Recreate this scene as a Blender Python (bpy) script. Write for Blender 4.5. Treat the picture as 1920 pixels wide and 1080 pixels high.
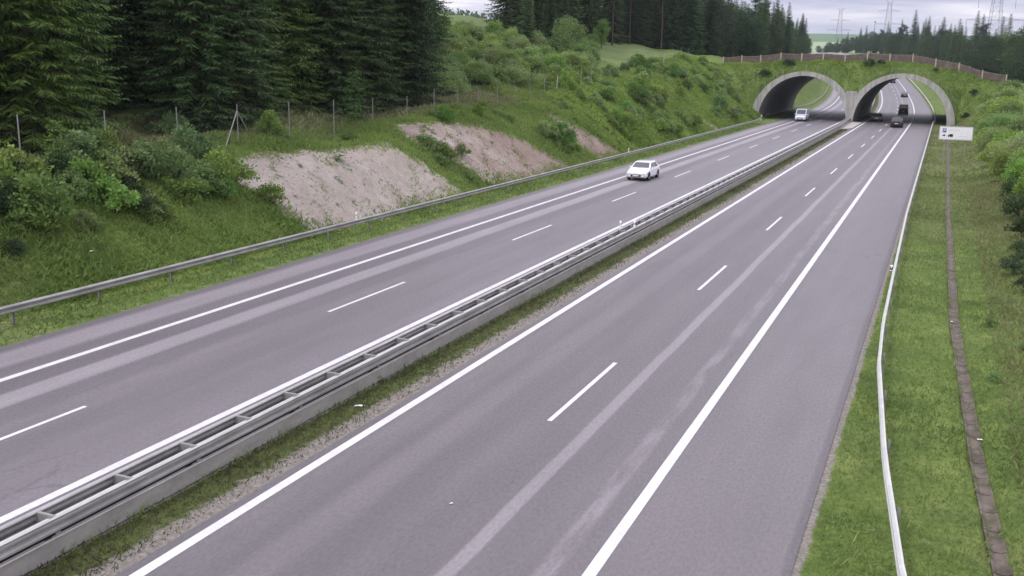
import bpy, bmesh, math, random
import numpy as np
from mathutils import Vector, Matrix
for o in list(bpy.data.objects): bpy.data.objects.remove(o)
R = math.radians
scn = bpy.context.scene
COL = scn.collection
random.seed(7); rng = np.random.default_rng(7)

# ------------------------------------------------------------------ camera
cam_d = bpy.data.cameras.new('camera'); cam = bpy.data.objects.new('camera', cam_d); COL.objects.link(cam)
FPX, YAW, PITCH, ROLL, CAMH = 1888.03, 0.3965, 0.2203, 0.0189, 9.40
cam_d.sensor_width = 36; cam_d.lens = FPX/1920*36; cam_d.clip_start = 0.5; cam_d.clip_end = 9000
_f = Vector((-math.sin(YAW)*math.cos(PITCH), math.cos(YAW)*math.cos(PITCH), -math.sin(PITCH)))
_r = Vector((math.cos(YAW), math.sin(YAW), 0)); _u = _r.cross(_f)
_r2 = _r*math.cos(ROLL)+_u*math.sin(ROLL); _u2 = -_r*math.sin(ROLL)+_u*math.cos(ROLL)
cam.matrix_world = Matrix(((_r2.x, _u2.x, -_f.x, 0), (_r2.y, _u2.y, -_f.y, 0), (_r2.z, _u2.z, -_f.z, CAMH), (0, 0, 0, 1)))
scn.camera = cam
scn.render.resolution_x = 1920; scn.render.resolution_y = 1080

# ------------------------------------------------------------------ sky, sun, exposure
SUN_EL, SUN_AZ = 52.0, 215.0      # azimuth clockwise from +Y: behind the camera, to the left
w = bpy.data.worlds.new('World'); scn.world = w; w.use_nodes = True
nt = w.node_tree; nt.nodes.clear()
def nd(nt, t, **k):
    n = nt.nodes.new(t)
    for a, v in k.items():
        if a.startswith('i_'): n.inputs[a[2:].replace('_', ' ')].default_value = v
        else: setattr(n, a, v)
    return n
def ramp(nt, stops, interp='LINEAR'):
    n = nt.nodes.new('ShaderNodeValToRGB'); cr = n.color_ramp; cr.interpolation = interp
    while len(cr.elements) < len(stops): cr.elements.new(.5)
    for e, (p, c) in zip(cr.elements, stops):
        e.position = p; e.color = (c[0], c[1], c[2], 1) if hasattr(c, '__len__') else (c, c, c, 1)
    return n
L = nt.links.new
out = nd(nt, 'ShaderNodeOutputWorld'); bg = nd(nt, 'ShaderNodeBackground'); bg.inputs['Strength'].default_value = .1
sky = nd(nt, 'ShaderNodeTexSky'); sky.sky_type = 'NISHITA'; sky.sun_disc = False
sky.sun_elevation = R(SUN_EL); sky.sun_rotation = R(SUN_AZ)
tc = nd(nt, 'ShaderNodeTexCoord'); mp = nd(nt, 'ShaderNodeMapping'); mp.inputs['Scale'].default_value = (3.4, 3.4, 38)
mp.inputs['Location'].default_value = (0.4, 0.1, 1.3)
L(tc.outputs['Generated'], mp.inputs['Vector'])
n1 = nd(nt, 'ShaderNodeTexNoise'); n1.inputs['Scale'].default_value = 1.5; n1.inputs['Detail'].default_value = 7; n1.inputs['Roughness'].default_value = .5
n1.inputs['Distortion'].default_value = .3
L(mp.outputs[0], n1.inputs['Vector'])
cr = ramp(nt, [(.34, (.37, .37, .52)), (.43, (.45, .445, .575)), (.50, (.56, .545, .65)), (.58, (.74, .70, .77)), (.68, (.98, .93, .97))])
L(n1.outputs['Fac'], cr.inputs['Fac'])
# an overcast sky is about three times brighter overhead than at the horizon
sx = nd(nt, 'ShaderNodeSeparateXYZ'); L(tc.outputs['Generated'], sx.inputs[0])
zr = ramp(nt, [(0, .95), (.03, .98), (.10, 1.2), (.35, 1.75), (1, 2.6)])
L(sx.outputs['Z'], zr.inputs['Fac'])
m1 = nd(nt, 'ShaderNodeMix', data_type='RGBA', blend_type='MULTIPLY'); m1.inputs['Factor'].default_value = 1
L(cr.outputs[0], m1.inputs['A']); L(zr.outputs[0], m1.inputs['B'])
sc = nd(nt, 'ShaderNodeVectorMath', operation='SCALE'); sc.inputs['Scale'].default_value = 10.0
L(m1.outputs['Result'], sc.inputs[0])
m2 = nd(nt, 'ShaderNodeMix', data_type='RGBA'); m2.inputs['Factor'].default_value = .93
L(sky.outputs[0], m2.inputs['A']); L(sc.outputs[0], m2.inputs['B'])
L(m2.outputs['Result'], bg.inputs['Color']); L(bg.outputs[0], out.inputs['Surface'])
sd = bpy.data.lights.new('sun', 'SUN'); sd.energy = 1.1; sd.angle = R(10); sd.color = (1, .96, .9)
so = bpy.data.objects.new('sun', sd); COL.objects.link(so)
_a = R(SUN_AZ); _d = Vector((math.sin(_a)*math.cos(R(SUN_EL)), math.cos(_a)*math.cos(R(SUN_EL)), math.sin(R(SUN_EL))))
so.rotation_euler = _d.to_track_quat('Z', 'Y').to_euler(); so.location = (-30, -30, 60)
scn.view_settings.view_transform = 'Standard'; scn.view_settings.look = 'None'
scn.view_settings.exposure = 0.36; scn.view_settings.gamma = 1

# ------------------------------------------------------------------ helpers
def tag(o, label=None, cat=None, group=None, kind=None):
    if label: o['label'] = label
    if cat: o['category'] = cat
    if group: o['group'] = group
    if kind: o['kind'] = kind
    return o
def empty(name, loc=(0, 0, 0), rz=0, label=None, cat=None, group=None):
    o = bpy.data.objects.new(name, None); COL.objects.link(o); o.empty_display_size = .3
    o.location = loc; o.rotation_euler = (0, 0, rz); return tag(o, label, cat, group)
def link(name, me, mats, parent=None, smooth=False):
    for m in (mats if isinstance(mats, (list, tuple)) else [mats]): me.materials.append(m)
    if smooth: me.polygons.foreach_set('use_smooth', [True]*len(me.polygons))
    o = bpy.data.objects.new(name, me); COL.objects.link(o)
    if parent: o.parent = parent
    return o
class MB:
    """collects faces; build() links them as one mesh object"""
    def __init__(s): s.v = []; s.f = []; s.m = []; s.uv = []
    def face(s, pts, m=0, uv=None):
        n = len(s.v); s.v += [tuple(p) for p in pts]; s.f.append(tuple(range(n, n+len(pts)))); s.m.append(m)
        s.uv += uv if uv else [(0, 0)]*len(pts)
    def box(s, c, d, m=0, rz=0, M=None):
        x, y, z = [k/2 for k in d]; q = []
        for sx_ in (-1, 1):
            for sy in (-1, 1):
                for sz in (-1, 1):
                    p = Vector((sx_*x, sy*y, sz*z))
                    if M: p = M @ p
                    elif rz: p = Vector((p.x*math.cos(rz)-p.y*math.sin(rz), p.x*math.sin(rz)+p.y*math.cos(rz), p.z))
                    q.append(p+Vector(c))
        for f in ((0, 1, 3, 2), (4, 6, 7, 5), (0, 4, 5, 1), (2, 3, 7, 6), (0, 2, 6, 4), (1, 5, 7, 3)): s.face([q[i] for i in f], m)
    def bar(s, a, b, r, m=0, n=4, r2=None):
        a = Vector(a); b = Vector(b); d = (b-a).normalized(); t = Vector((0, 0, 1)) if abs(d.z) < .9 else Vector((1, 0, 0))
        e = d.cross(t).normalized(); g = d.cross(e); r2 = r if r2 is None else r2
        A = [a+(e*math.cos(2*math.pi*(k+.5)/n)+g*math.sin(2*math.pi*(k+.5)/n))*r for k in range(n)]
        B = [b+(e*math.cos(2*math.pi*(k+.5)/n)+g*math.sin(2*math.pi*(k+.5)/n))*r2 for k in range(n)]
        for k in range(n): s.face([A[k], A[(k+1) % n], B[(k+1) % n], B[k]], m)
        s.face(A[::-1], m); s.face(B, m)
    def sweep(s, prof, path, m=0, closed=False):
        """prof: (across, up) points; path: list of (origin, across unit vector)"""
        rows = [[Vector(o)+Vector(a)*p[0]+Vector((0, 0, p[1])) for p in prof] for o, a in path]
        n = len(prof)
        for i in range(len(rows)-1):
            for j in range(n if closed else n-1):
                k = (j+1) % n; s.face([rows[i][j], rows[i][k], rows[i+1][k], rows[i+1][j]], m)
        if closed: s.face(rows[0][::-1], m); s.face(rows[-1], m)
    def build(s, name, mats, parent=None, smooth=False, merge=True):
        me = bpy.data.meshes.new(name); me.from_pydata(s.v, [], s.f)
        ul = me.uv_layers.new(name='UVMap'); ul.data.foreach_set('uv', [c for p in s.uv for c in p])
        me.polygons.foreach_set('material_index', s.m)
        if merge:
            bm = bmesh.new(); bm.from_mesh(me); bmesh.ops.remove_doubles(bm, verts=bm.verts, dist=1e-4)
            bmesh.ops.recalc_face_normals(bm, faces=bm.faces); bm.to_mesh(me); bm.free()
        me.update(); return link(name, me, mats, parent, smooth)
def quads_mesh(name, V, tone=None):
    """V: (n,4,3) array of quads -> mesh, with a per-corner float 'tone'"""
    n = len(V); me = bpy.data.meshes.new(name)
    me.vertices.add(4*n); me.vertices.foreach_set('co', V.reshape(-1).astype('f4'))
    me.loops.add(4*n); me.loops.foreach_set('vertex_index', np.arange(4*n, dtype='i4'))
    me.polygons.add(n); me.polygons.foreach_set('loop_start', np.arange(0, 4*n, 4, dtype='i4'))
    me.update(calc_edges=True)
    if tone is not None:
        a = me.attributes.new('tone', 'FLOAT', 'POINT'); a.data.foreach_set('value', np.repeat(tone, 4).astype('f4'))
    return me
def unit(a): return a/np.maximum(np.linalg.norm(a, axis=-1, keepdims=True), 1e-9)
def leaves(C, A, L_, W_, N=None):
    """rhombic leaves: centre C, axis A (unit), length L_, width W_"""
    n = len(C); A = unit(A); N = unit(rng.normal(size=(n, 3))) if N is None else N
    B = unit(np.cross(A, N)); L_ = np.reshape(L_, (-1, 1)); W_ = np.reshape(W_, (-1, 1))
    return np.stack([C-A*L_*.5, C+B*W_*.5-A*L_*.05, C+A*L_*.5, C-B*W_*.5-A*L_*.05], 1)
def copy_tree(o, parent=None):
    c = o.copy(); COL.objects.link(c)
    if parent: c.parent = parent
    for ch in o.children: copy_tree(ch, c)
    return c

# ------------------------------------------------------------------ terrain functions (u across the motorway, s along it)
def interp(x, xs, ys):
    if x <= xs[0]: return ys[0]
    for i in range(1, len(xs)):
        if x <= xs[i]:
            t = (x-xs[i-1])/(xs[i]-xs[i-1]); return ys[i-1]+(ys[i]-ys[i-1])*t
    return ys[-1]
def sst(t): t = max(0.0, min(1.0, t)); return t*t*(3-2*t)
def smin(a, b, k):
    h = max(k-abs(a-b), 0.0)/k
    return min(a, b)-h*h*k*0.25
S0, RC = 190.0, 2000.0
def elev(s):
    if s < 230: return 0.0
    if s < 376: return (s-230)**2/5320.0
    z = 4.007+(s-376)*0.0549
    return smin(z, 20.0, 6.0)
def pos(u, s, z=0.0):
    if s <= S0: return (u, s, z)
    a = (s-S0)/RC
    return (-RC*(1-math.cos(a))+u*math.cos(a), S0+RC*math.sin(a)+u*math.sin(a), z)
def inv(x, y):
    if y <= S0: return x, y
    a = math.atan2(y-S0, x+RC)
    return math.hypot(x+RC, y-S0)-RC, S0+RC*a
def crest(x):
    return interp(x, [-60, -40, -33, -26, -11, -3.5, 3.5, 8.5, 14, 25], [11.2, 9.8, 10.2, 10.6, 10.8, 10.3, 8.8, 7.4, 6.6, 6.0])
def plateau(u, s):   # left of the road, top of the cutting
    b = interp(s, [0, 50, 70, 100, 130, 160, 190, 230, 300, 560], [3.9, 4.1, 4.8, 5.2, 6.2, 7.8, 9.6, 10.2, 9.5, 1.0])
    g = interp(s, [0, 80, 120, 160, 190, 300, 560], [.10, .08, .18, .2, .16, .10, .02])
    return min(b+g*(-u-38), b+9+0.02*(-u-80))
def T_us(u, s):
    e = elev(s)
    if u < -30.6:
        n = .25*math.sin(u*.7+s*.21)+.2*math.sin(s*.43-u*.3)
        c = min(1, (-u-30.6)/4)
        h = smin((-u-31.0)*.93, plateau(u, s)+n*c, 1.6)
        return e+max(h, -0.05)
    if u > 1.9:
        lim = interp(s, [0, 60, 120, 185, 215, 300, 400, 520], [1.5, 2.0, 3.5, 6.5, 7.5, 5, 2.0, .3])
        return e+smin((u-1.9)*interp(s, [0, 60, 150, 190], [.12, .22, .35, .8]), lim+.02*(u-20), 1.2)
    return e
def T(x, y):
    u, s = inv(x, y)
    return T_us(u, s)

def P3(u, s, z=0.0): return Vector(pos(u, s, z))
def head(s): return max(0.0, (s-S0)/RC)
def across(s): a = head(s); return Vector((math.cos(a), math.sin(a), 0))
def on_ground(u, s, dz=0.0): x, y, _ = pos(u, s); return Vector((x, y, T_us(u, s)+dz))
ARCHES = (-23.95, -7.15); AW, AH = 7.85, 8.05; YF, YB = 192.6, 240.0
def arch_outer(x):
    z = 0.0
    for c in ARCHES:
        t = abs(x-c)/(AW+1.25)
        if t < 1: z = max(z, (AH+.72)*math.sqrt(1-t*t))
    if -16.9 < x < -14.2: z = max(z, 5.6)
    return z
def berm_z(x, y):
    zb = max(arch_outer(x)-.12, T_us(x, 193.4)-.25)
    zf = max(arch_outer(x)-.12, T_us(x, 240)-.25)
    c = crest(x)+.12*math.sin(x*.8)+.08*math.sin(x*1.9+1)
    a = sst((y-193.3)/6.2); b = sst((240-y)/8.0)
    return min(zb+(c-zb)*a, zf+(c-zf)*b)

# ------------------------------------------------------------------ materials
def mat(name, rough=.8, spec=.3, metal=0.0):
    m = bpy.data.materials.new(name); m.use_nodes = True; t = m.node_tree
    b = t.nodes['Principled BSDF']; b.inputs['Roughness'].default_value = rough
    b.inputs['Specular IOR Level'].default_value = spec; b.inputs['Metallic'].default_value = metal
    return m, t, b
def noise(t, scale, detail=4, vec=None, rough=.55, dist=0.0, stretch=None):
    n = t.nodes.new('ShaderNodeTexNoise'); n.inputs['Scale'].default_value = scale; n.inputs['Detail'].default_value = detail
    n.inputs['Roughness'].default_value = rough; n.inputs['Distortion'].default_value = dist
    if vec is None: vec = t.nodes.new('ShaderNodeTexCoord').outputs['Object']
    if stretch:
        mp = t.nodes.new('ShaderNodeMapping'); mp.inputs['Scale'].default_value = stretch
        t.links.new(vec, mp.inputs['Vector']); vec = mp.outputs[0]
    t.links.new(vec, n.inputs['Vector']); return n.outputs['Fac']
def mixc(t, fac, a, b, blend='MIX'):
    n = t.nodes.new('ShaderNodeMix'); n.data_type = 'RGBA'; n.blend_type = blend
    for k, v in (('Factor', fac), ('A', a), ('B', b)):
        s_ = n.inputs[k]
        if hasattr(v, 'is_linked') or isinstance(v, bpy.types.NodeSocket): t.links.new(v, s_)
        elif k == 'Factor': s_.default_value = v
        else: s_.default_value = (*v, 1)
    return n.outputs['Result']
def math_(t, op, a, b=0.0, c=None, clamp=False):
    n = t.nodes.new('ShaderNodeMath'); n.operation = op; n.use_clamp = clamp
    for i, v in enumerate((a, b) if c is None else (a, b, c)):
        if isinstance(v, bpy.types.NodeSocket): t.links.new(v, n.inputs[i])
        else: n.inputs[i].default_value = v
    return n.outputs[0]
def rampf(t, fac, stops):
    n = ramp(t, stops); t.links.new(fac, n.inputs['Fac']); return n.outputs['Color']
def smooth_(t, v, lo, hi, a=0.0, b=1.0):
    n = t.nodes.new('ShaderNodeMapRange'); n.interpolation_type = 'SMOOTHSTEP'
    t.links.new(v, n.inputs['Value'])
    for k, x in zip(('From Min', 'From Max', 'To Min', 'To Max'), (lo, hi, a, b)): n.inputs[k].default_value = x
    return n.outputs['Result']
def bump(t, b, h, strength=.3, dist=.02):
    n = t.nodes.new('ShaderNodeBump'); n.inputs['Strength'].default_value = strength; n.inputs['Distance'].default_value = dist
    t.links.new(h, n.inputs['Height']); t.links.new(n.outputs[0], b.inputs['Normal'])
def simple(name, col, rough=.7, spec=.3, metal=0.0, var=.12, scale=3.0):
    m, t, b = mat(name, rough, spec, metal); f = noise(t, scale, 5)
    lo = tuple(c*(1-var) for c in col); hi = tuple(min(1, c*(1+var)) for c in col)
    t.links.new(rampf(t, f, [(.3, lo), (.7, hi)]), b.inputs['Base Color']); return m

def make_asphalt(name, bands, base=(.112, .101, .104)):
    """bands: (centre u, half width, soft edge, lightness, noise break-up) painted along the road"""
    m, t, b = mat(name, .5, .7)
    uv = t.nodes.new('ShaderNodeUVMap').outputs[0]; sp = t.nodes.new('ShaderNodeSeparateXYZ'); t.links.new(uv, sp.inputs[0]); u = sp.outputs['X']
    big = noise(t, .35, 5, uv, stretch=(1.2, .06, 1)); fine = noise(t, 14, 4, uv, .7, stretch=(1, .45, 1)); mid = noise(t, 1.3, 5, uv, stretch=(1, .16, 1))
    c = rampf(t, big, [(.3, tuple(x*.88 for x in base)), (.7, tuple(x*1.1 for x in base))])
    c = mixc(t, .55, c, rampf(t, fine, [(.28, (.62, .62, .62)), (.5, (1, 1, 1)), (.74, (1.35, 1.35, 1.35))]), 'MULTIPLY')
    c = mixc(t, .5, c, rampf(t, mid, [(.3, (.84, .84, .84)), (.7, (1.16, 1.16, 1.16))]), 'MULTIPLY')
    wob = math_(t, 'MULTIPLY_ADD', noise(t, .5, 3, uv, stretch=(0, .25, 1)), .16, -.08)
    uu = math_(t, 'ADD', u, wob)
    for (uc, hw, soft, k, brk) in bands:
        d = math_(t, 'ABSOLUTE', math_(t, 'SUBTRACT', uu, uc))
        f = smooth_(t, d, hw, hw+soft, 1, 0)
        if brk: f = math_(t, 'MULTIPLY', f, smooth_(t, noise(t, 2.2, 6, uv, .65, stretch=(1.5, .22, 1)), .5-brk*.3, .5+.18, 0, 1))
        c = mixc(t, f, c, mixc(t, 1.0, c, (k, k, k), 'MULTIPLY'))
    # sealed cracks, repair patches and oil drips
    vo = t.nodes.new('ShaderNodeTexVoronoi'); vo.feature = 'DISTANCE_TO_EDGE'; vo.inputs['Scale'].default_value = .16
    mp = t.nodes.new('ShaderNodeMapping'); mp.inputs['Scale'].default_value = (1.6, .42, 1); wv = t.nodes.new('ShaderNodeVectorMath'); wv.operation = 'ADD'
    nz = t.nodes.new('ShaderNodeTexNoise'); nz.inputs['Scale'].default_value = .9; nz.inputs['Detail'].default_value = 5; t.links.new(uv, nz.inputs['Vector'])
    t.links.new(uv, wv.inputs[0]); t.links.new(nz.outputs['Color'], wv.inputs[1]); t.links.new(wv.outputs[0], mp.inputs['Vector']); t.links.new(mp.outputs[0], vo.inputs['Vector'])
    ck = math_(t, 'MULTIPLY', smooth_(t, vo.outputs['Distance'], .002, .010, 1, 0), smooth_(t, noise(t, .12, 3, uv), .5, .62))
    c = mixc(t, math_(t, 'MULTIPLY', ck, .35), c, (.05, .048, .05))
    pt = smooth_(t, noise(t, .8, 7, uv, .75, stretch=(.8, .12, 1)), .60, .72); c = mixc(t, math_(t, 'MULTIPLY', pt, .30), c, mixc(t, 1, c, (1.45, 1.42, 1.4), 'MULTIPLY'))
    dk = smooth_(t, noise(t, .5, 6, uv, .7, stretch=(1.3, .10, 1)), .56, .75); c = mixc(t, math_(t, 'MULTIPLY', dk, .45), c, mixc(t, 1, c, (.72, .72, .73), 'MULTIPLY'))
    t.links.new(c, b.inputs['Base Color'])
    t.links.new(rampf(t, fine, [(.3, .62), (.7, .48)]), b.inputs['Roughness'])
    bump(t, b, fine, .22, .01); return m
M = {}
M['asphalt_right'] = make_asphalt('asphalt_right', [(-7.72, .12, .10, 1.85, 0), (-6.05, .09, .2, 1.7, .7), (-11.9, .3, .4, .88, 0), (-10.1, .3, .4, .88, 0), (-11.0, .25, .4, 1.1, 0),
    (-3.4, 1.3, .5, 1.10, 0), (-12.2, .12, .5, 1.22, 1.0), (-13.1, .10, .12, .9, 0), (-1.8, .1, .12, .72, 0), (-8.5, .25, .4, .93, 0)])
M['asphalt_left'] = make_asphalt('asphalt_left', base=(.140, .127, .134), bands=[(-23.15, .36, .22, 1.75, 0), (-22.2, .4, .4, .84, 0), (-24.1, .28, .3, .80, 0), (-26.4, .5, .4, 1.5, 0), (-25.4, .2, .4, .85, 0), (-21.5, .2, .3, 1.1, .4), (-20.0, .35, .4, .9, 0),
    (-19.0, .6, .7, .96, 0), (-17.6, .15, .2, 1.1, .5), (-27.3, .2, .3, .8, 0)])
def make_paint():
    m, t, b = mat('road_paint', .55, .4)
    f = noise(t, .9, 8, rough=.75); g = noise(t, 11, 6, rough=.8)
    c = rampf(t, f, [(.25, (.48, .47, .48)), (.6, (.66, .645, .655))]); c = mixc(t, .5, c, rampf(t, g, [(.28, (.38, .37, .38)), (.5, (1, 1, 1))]), 'MULTIPLY')
    t.links.new(c, b.inputs['Base Color']); return m
M['paint'] = make_paint()
def make_ground():
    m, t, b = mat('grassy_ground', .9, .15)
    co = t.nodes.new('ShaderNodeTexCoord').outputs['Object']
    big = noise(t, .07, 5, co, .6); mid = noise(t, .55, 6, co, .65); fine = noise(t, 5.0, 6, co, .75)
    green = rampf(t, mid, [(.25, (.055, .085, .02)), (.45, (.10, .15, .035)), (.62, (.15, .20, .05)), (.8, (.21, .235, .08))])
    dry = rampf(t, fine, [(.3, (.13, .125, .06)), (.7, (.25, .23, .13))])
    c = mixc(t, smooth_(t, big, .52, .75, 0, .55), green, dry)
    c = mixc(t, .75, c, rampf(t, fine, [(.25, (.45, .47, .42)), (.5, (1, 1, 1)), (.75, (1.5, 1.45, 1.3))]), 'MULTIPLY')
    at = t.nodes.new('ShaderNodeAttribute'); at.attribute_name = 'field'
    c = mixc(t, math_(t, 'MULTIPLY', at.outputs['Fac'], .85), c, rampf(t, mid, [(.3, (.10, .15, .05)), (.7, (.15, .19, .075))]))
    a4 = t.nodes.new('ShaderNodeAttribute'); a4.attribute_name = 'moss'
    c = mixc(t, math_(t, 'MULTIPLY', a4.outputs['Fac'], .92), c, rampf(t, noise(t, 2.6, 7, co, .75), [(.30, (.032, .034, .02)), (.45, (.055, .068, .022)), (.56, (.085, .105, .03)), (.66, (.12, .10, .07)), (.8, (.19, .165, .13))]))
    # bare weathered rock and sand where the cutting is not overgrown
    a2 = t.nodes.new('ShaderNodeAttribute'); a2.attribute_name = 'soil'
    edge = math_(t, 'MULTIPLY_ADD', noise(t, .75, 8, co, .75), 2.8, -1.4)
    sf = smooth_(t, math_(t, 'ADD', a2.outputs['Fac'], edge), .40, .60)
    s1 = noise(t, .42, 7, co, .68, .15); s2 = noise(t, 4.5, 8, co, .8); s3 = noise(t, .22, 3, co)
    soil = rampf(t, s1, [(.30, (.23, .175, .145)), (.45, (.30, .245, .205)), (.55, (.39, .345, .295)), (.70, (.50, .47, .43))])
    soil = mixc(t, .8, soil, rampf(t, s2, [(.25, (.42, .40, .38)), (.5, (1, 1, 1)), (.75, (1.35, 1.33, 1.3))]), 'MULTIPLY')
    py = t.nodes.new('ShaderNodeSeparateXYZ'); t.links.new(co, py.inputs[0])
    soil = mixc(t, smooth_(t, py.outputs['Y'], 62, 68, .6, 0), soil, rampf(t, s2, [(.3, (.29, .265, .225)), (.7, (.44, .41, .36))]))       # the nearest patch is pale sand
    soil = mixc(t, smooth_(t, py.outputs['Y'], 66, 84, .15, .75), soil, rampf(t, s2, [(.3, (.17, .115, .09)), (.7, (.30, .22, .18))]))      # the farther ones are brown
    gr = math_(t, 'MULTIPLY', smooth_(t, noise(t, .8, 8, co, .8), .54, .62), smooth_(t, s3, .42, .56))
    soil = mixc(t, gr, soil, (.06, .085, .03))
    c = mixc(t, sf, c, soil)
    a3 = t.nodes.new('ShaderNodeAttribute'); a3.attribute_name = 'gravel'
    gf = smooth_(t, math_(t, 'ADD', a3.outputs['Fac'], math_(t, 'MULTIPLY_ADD', noise(t, 2.2, 6, co, .75), .9, -.45)), .4, .62)
    grav = rampf(t, noise(t, 9, 6, co, .8), [(.25, (.09, .08, .07)), (.5, (.21, .19, .165)), (.75, (.38, .35, .31))])
    c = mixc(t, gf, c, grav)
    t.links.new(c, b.inputs['Base Color']); bump(t, b, fine, .6, .12); return m
M['ground'] = make_ground()
def make_concrete(name, base, stain=.35):
    m, t, b = mat(name, .85, .25)
    f = noise(t, .6, 6, rough=.65); g = noise(t, 7, 6, rough=.7); s_ = noise(t, 1.1, 5, stretch=(2.2, 2.2, .18))
    c = rampf(t, f, [(.3, tuple(x*.82 for x in base)), (.7, tuple(x*1.1 for x in base))])
    c = mixc(t, .6, c, rampf(t, g, [(.3, (.82, .82, .82)), (.7, (1.12, 1.12, 1.12))]), 'MULTIPLY')
    c = mixc(t, stain, c, rampf(t, s_, [(.35, (.45, .46, .42)), (.6, (1, 1, 1))]), 'MULTIPLY')
    t.links.new(c, b.inputs['Base Color']); bump(t, b, g, .25, .01); return m
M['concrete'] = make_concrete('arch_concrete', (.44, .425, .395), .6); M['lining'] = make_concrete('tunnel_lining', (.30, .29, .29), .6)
M['channel'] = make_concrete('channel_concrete', (.15, .125, .10), .85)
def make_steel(name, base, dark=.7, rough=.55):
    m, t, b = mat(name, rough, .45, .25)
    f = noise(t, 1.2, 6, stretch=(1, 1, 3)); g = noise(t, 9, 5, rough=.7)
    c = rampf(t, f, [(.3, tuple(x*dark for x in base)), (.7, base)]); c = mixc(t, .5, c, rampf(t, g, [(.3, (.78, .78, .76)), (.65, (1.1, 1.1, 1.1))]), 'MULTIPLY')
    t.links.new(c, b.inputs['Base Color']); return m
M['steel'] = make_steel('galvanised_steel', (.36, .35, .33), .6); M['steel_bright'] = make_steel('newer_galvanised_steel', (.60, .61, .58), .85, .45)
M['steel_dark'] = make_steel('weathered_steel', (.20, .20, .195))
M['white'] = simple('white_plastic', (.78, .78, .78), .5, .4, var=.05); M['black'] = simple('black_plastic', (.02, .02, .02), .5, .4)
M['wire'] = simple('zinc_wire', (.12, .12, .11), .6, .4); M['post'] = simple('fence_post_steel', (.27, .27, .25), .6, .35)
M['bark'] = simple('spruce_bark', (.085, .062, .048), .95, .1, var=.3, scale=6); M['pine_bark'] = simple('pine_bark', (.095, .065, .05), .95, .1, var=.3, scale=5)
M['twig'] = simple('shrub_wood', (.07, .055, .035), .95, .1, var=.3)
M['timber'] = simple('brown_timber_boards', (.135, .105, .09), .85, .2, var=.35, scale=1.5); M['timber_post'] = simple('pale_timber', (.42, .37, .29), .85, .2, var=.15)
def make_leaf(name, dark, light, hue=.03, val=.35, trans=.4):
    """foliage: leaf to leaf tone from the mesh, plant to plant variation from the object"""
    m, t, b = mat(name, .62, .25)
    a = t.nodes.new('ShaderNodeAttribute'); a.attribute_name = 'tone'
    c = rampf(t, a.outputs['Fac'], [(0, dark), (1, light)])
    oi = t.nodes.new('ShaderNodeObjectInfo'); hs = t.nodes.new('ShaderNodeHueSaturation')
    t.links.new(math_(t, 'MULTIPLY_ADD', oi.outputs['Random'], 2*hue, .5-hue), hs.inputs['Hue'])
    r2 = math_(t, 'FRACT', math_(t, 'MULTIPLY', oi.outputs['Random'], 7.31))
    t.links.new(math_(t, 'MULTIPLY_ADD', r2, val*2, 1-val), hs.inputs['Value'])
    r3 = math_(t, 'FRACT', math_(t, 'MULTIPLY', oi.outputs['Random'], 13.7)); t.links.new(math_(t, 'MULTIPLY_ADD', r3, .3, .8), hs.inputs['Saturation'])
    t.links.new(c, hs.inputs['Color']); t.links.new(hs.outputs[0], b.inputs['Base Color'])
    if trans:
        tr = t.nodes.new('ShaderNodeBsdfTranslucent'); t.links.new(hs.outputs[0], tr.inputs['Color'])
        mx = t.nodes.new('ShaderNodeMixShader'); mx.inputs['Fac'].default_value = trans
        t.links.new(b.outputs[0], mx.inputs[1]); t.links.new(tr.outputs[0], mx.inputs[2])
        t.links.new(mx.outputs[0], t.nodes['Material Output'].inputs['Surface'])
    return m
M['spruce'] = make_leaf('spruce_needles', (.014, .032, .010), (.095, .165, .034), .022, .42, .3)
M['larch'] = make_leaf('young_conifer_needles', (.03, .062, .014), (.15, .25, .05), .015, .15, .3)
M['pine'] = make_leaf('pine_needles', (.014, .028, .018), (.035, .062, .030), .015, .25, .1)
M['broad'] = make_leaf('broadleaf_foliage', (.072, .135, .03), (.20, .315, .075), .022, .28)
M['bushleaf'] = make_leaf('shrub_foliage', (.105, .175, .04), (.30, .42, .115), .022, .2)
M['darkbush'] = make_leaf('dark_shrub_foliage', (.022, .045, .016), (.06, .10, .035), .02, .25)
M['weeds'] = make_leaf('bank_weeds', (.105, .18, .038), (.33, .43, .125), .0, .0, .5)
M['grass'] = make_leaf('verge_grass', (.08, .135, .022), (.225, .31, .075), .0, .0, .4)
M['medgrass'] = make_leaf('median_grass', (.045, .055, .02), (.125, .128, .05), .0, .0)
M['drygrass'] = make_leaf('dry_grass', (.12, .14, .045), (.32, .31, .15), .0, .0)

# ------------------------------------------------------------------ ground
SOIL = [[(-36.4, 43.6), (-36.3, 50), (-35.8, 55), (-35.6, 60.5), (-33.2, 63.6), (-31.2, 65.2), (-30.9, 56), (-30.7, 46.6), (-32.8, 44.6), (-34.6, 43.2)],
        [(-37.3, 65), (-36.6, 74), (-35.7, 78), (-33.8, 83), (-31.2, 87.5), (-30.9, 78.7), (-31.2, 70.5), (-33.7, 68), (-35.2, 64.6)],
        [(-36.2, 94), (-33.7, 99.5), (-31, 104.8), (-30.9, 97), (-33.6, 93.4)], [(-34.2, 144.2), (-31, 152.5), (-31, 155), (-34, 147)]]
def pdist(x, y, poly):
    ins = False; d = 1e9; n = len(poly)
    for i in range(n):
        x1, y1 = poly[i]; x2, y2 = poly[(i+1) % n]
        if (y1 > y) != (y2 > y) and x < (x2-x1)*(y-y1)/(y2-y1)+x1: ins = not ins
        t_ = max(0, min(1, ((x-x1)*(x2-x1)+(y-y1)*(y2-y1))/((x2-x1)**2+(y2-y1)**2))); d = min(d, math.hypot(x-x1-t_*(x2-x1), y-y1-t_*(y2-y1)))
    return d if ins else -d
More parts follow.
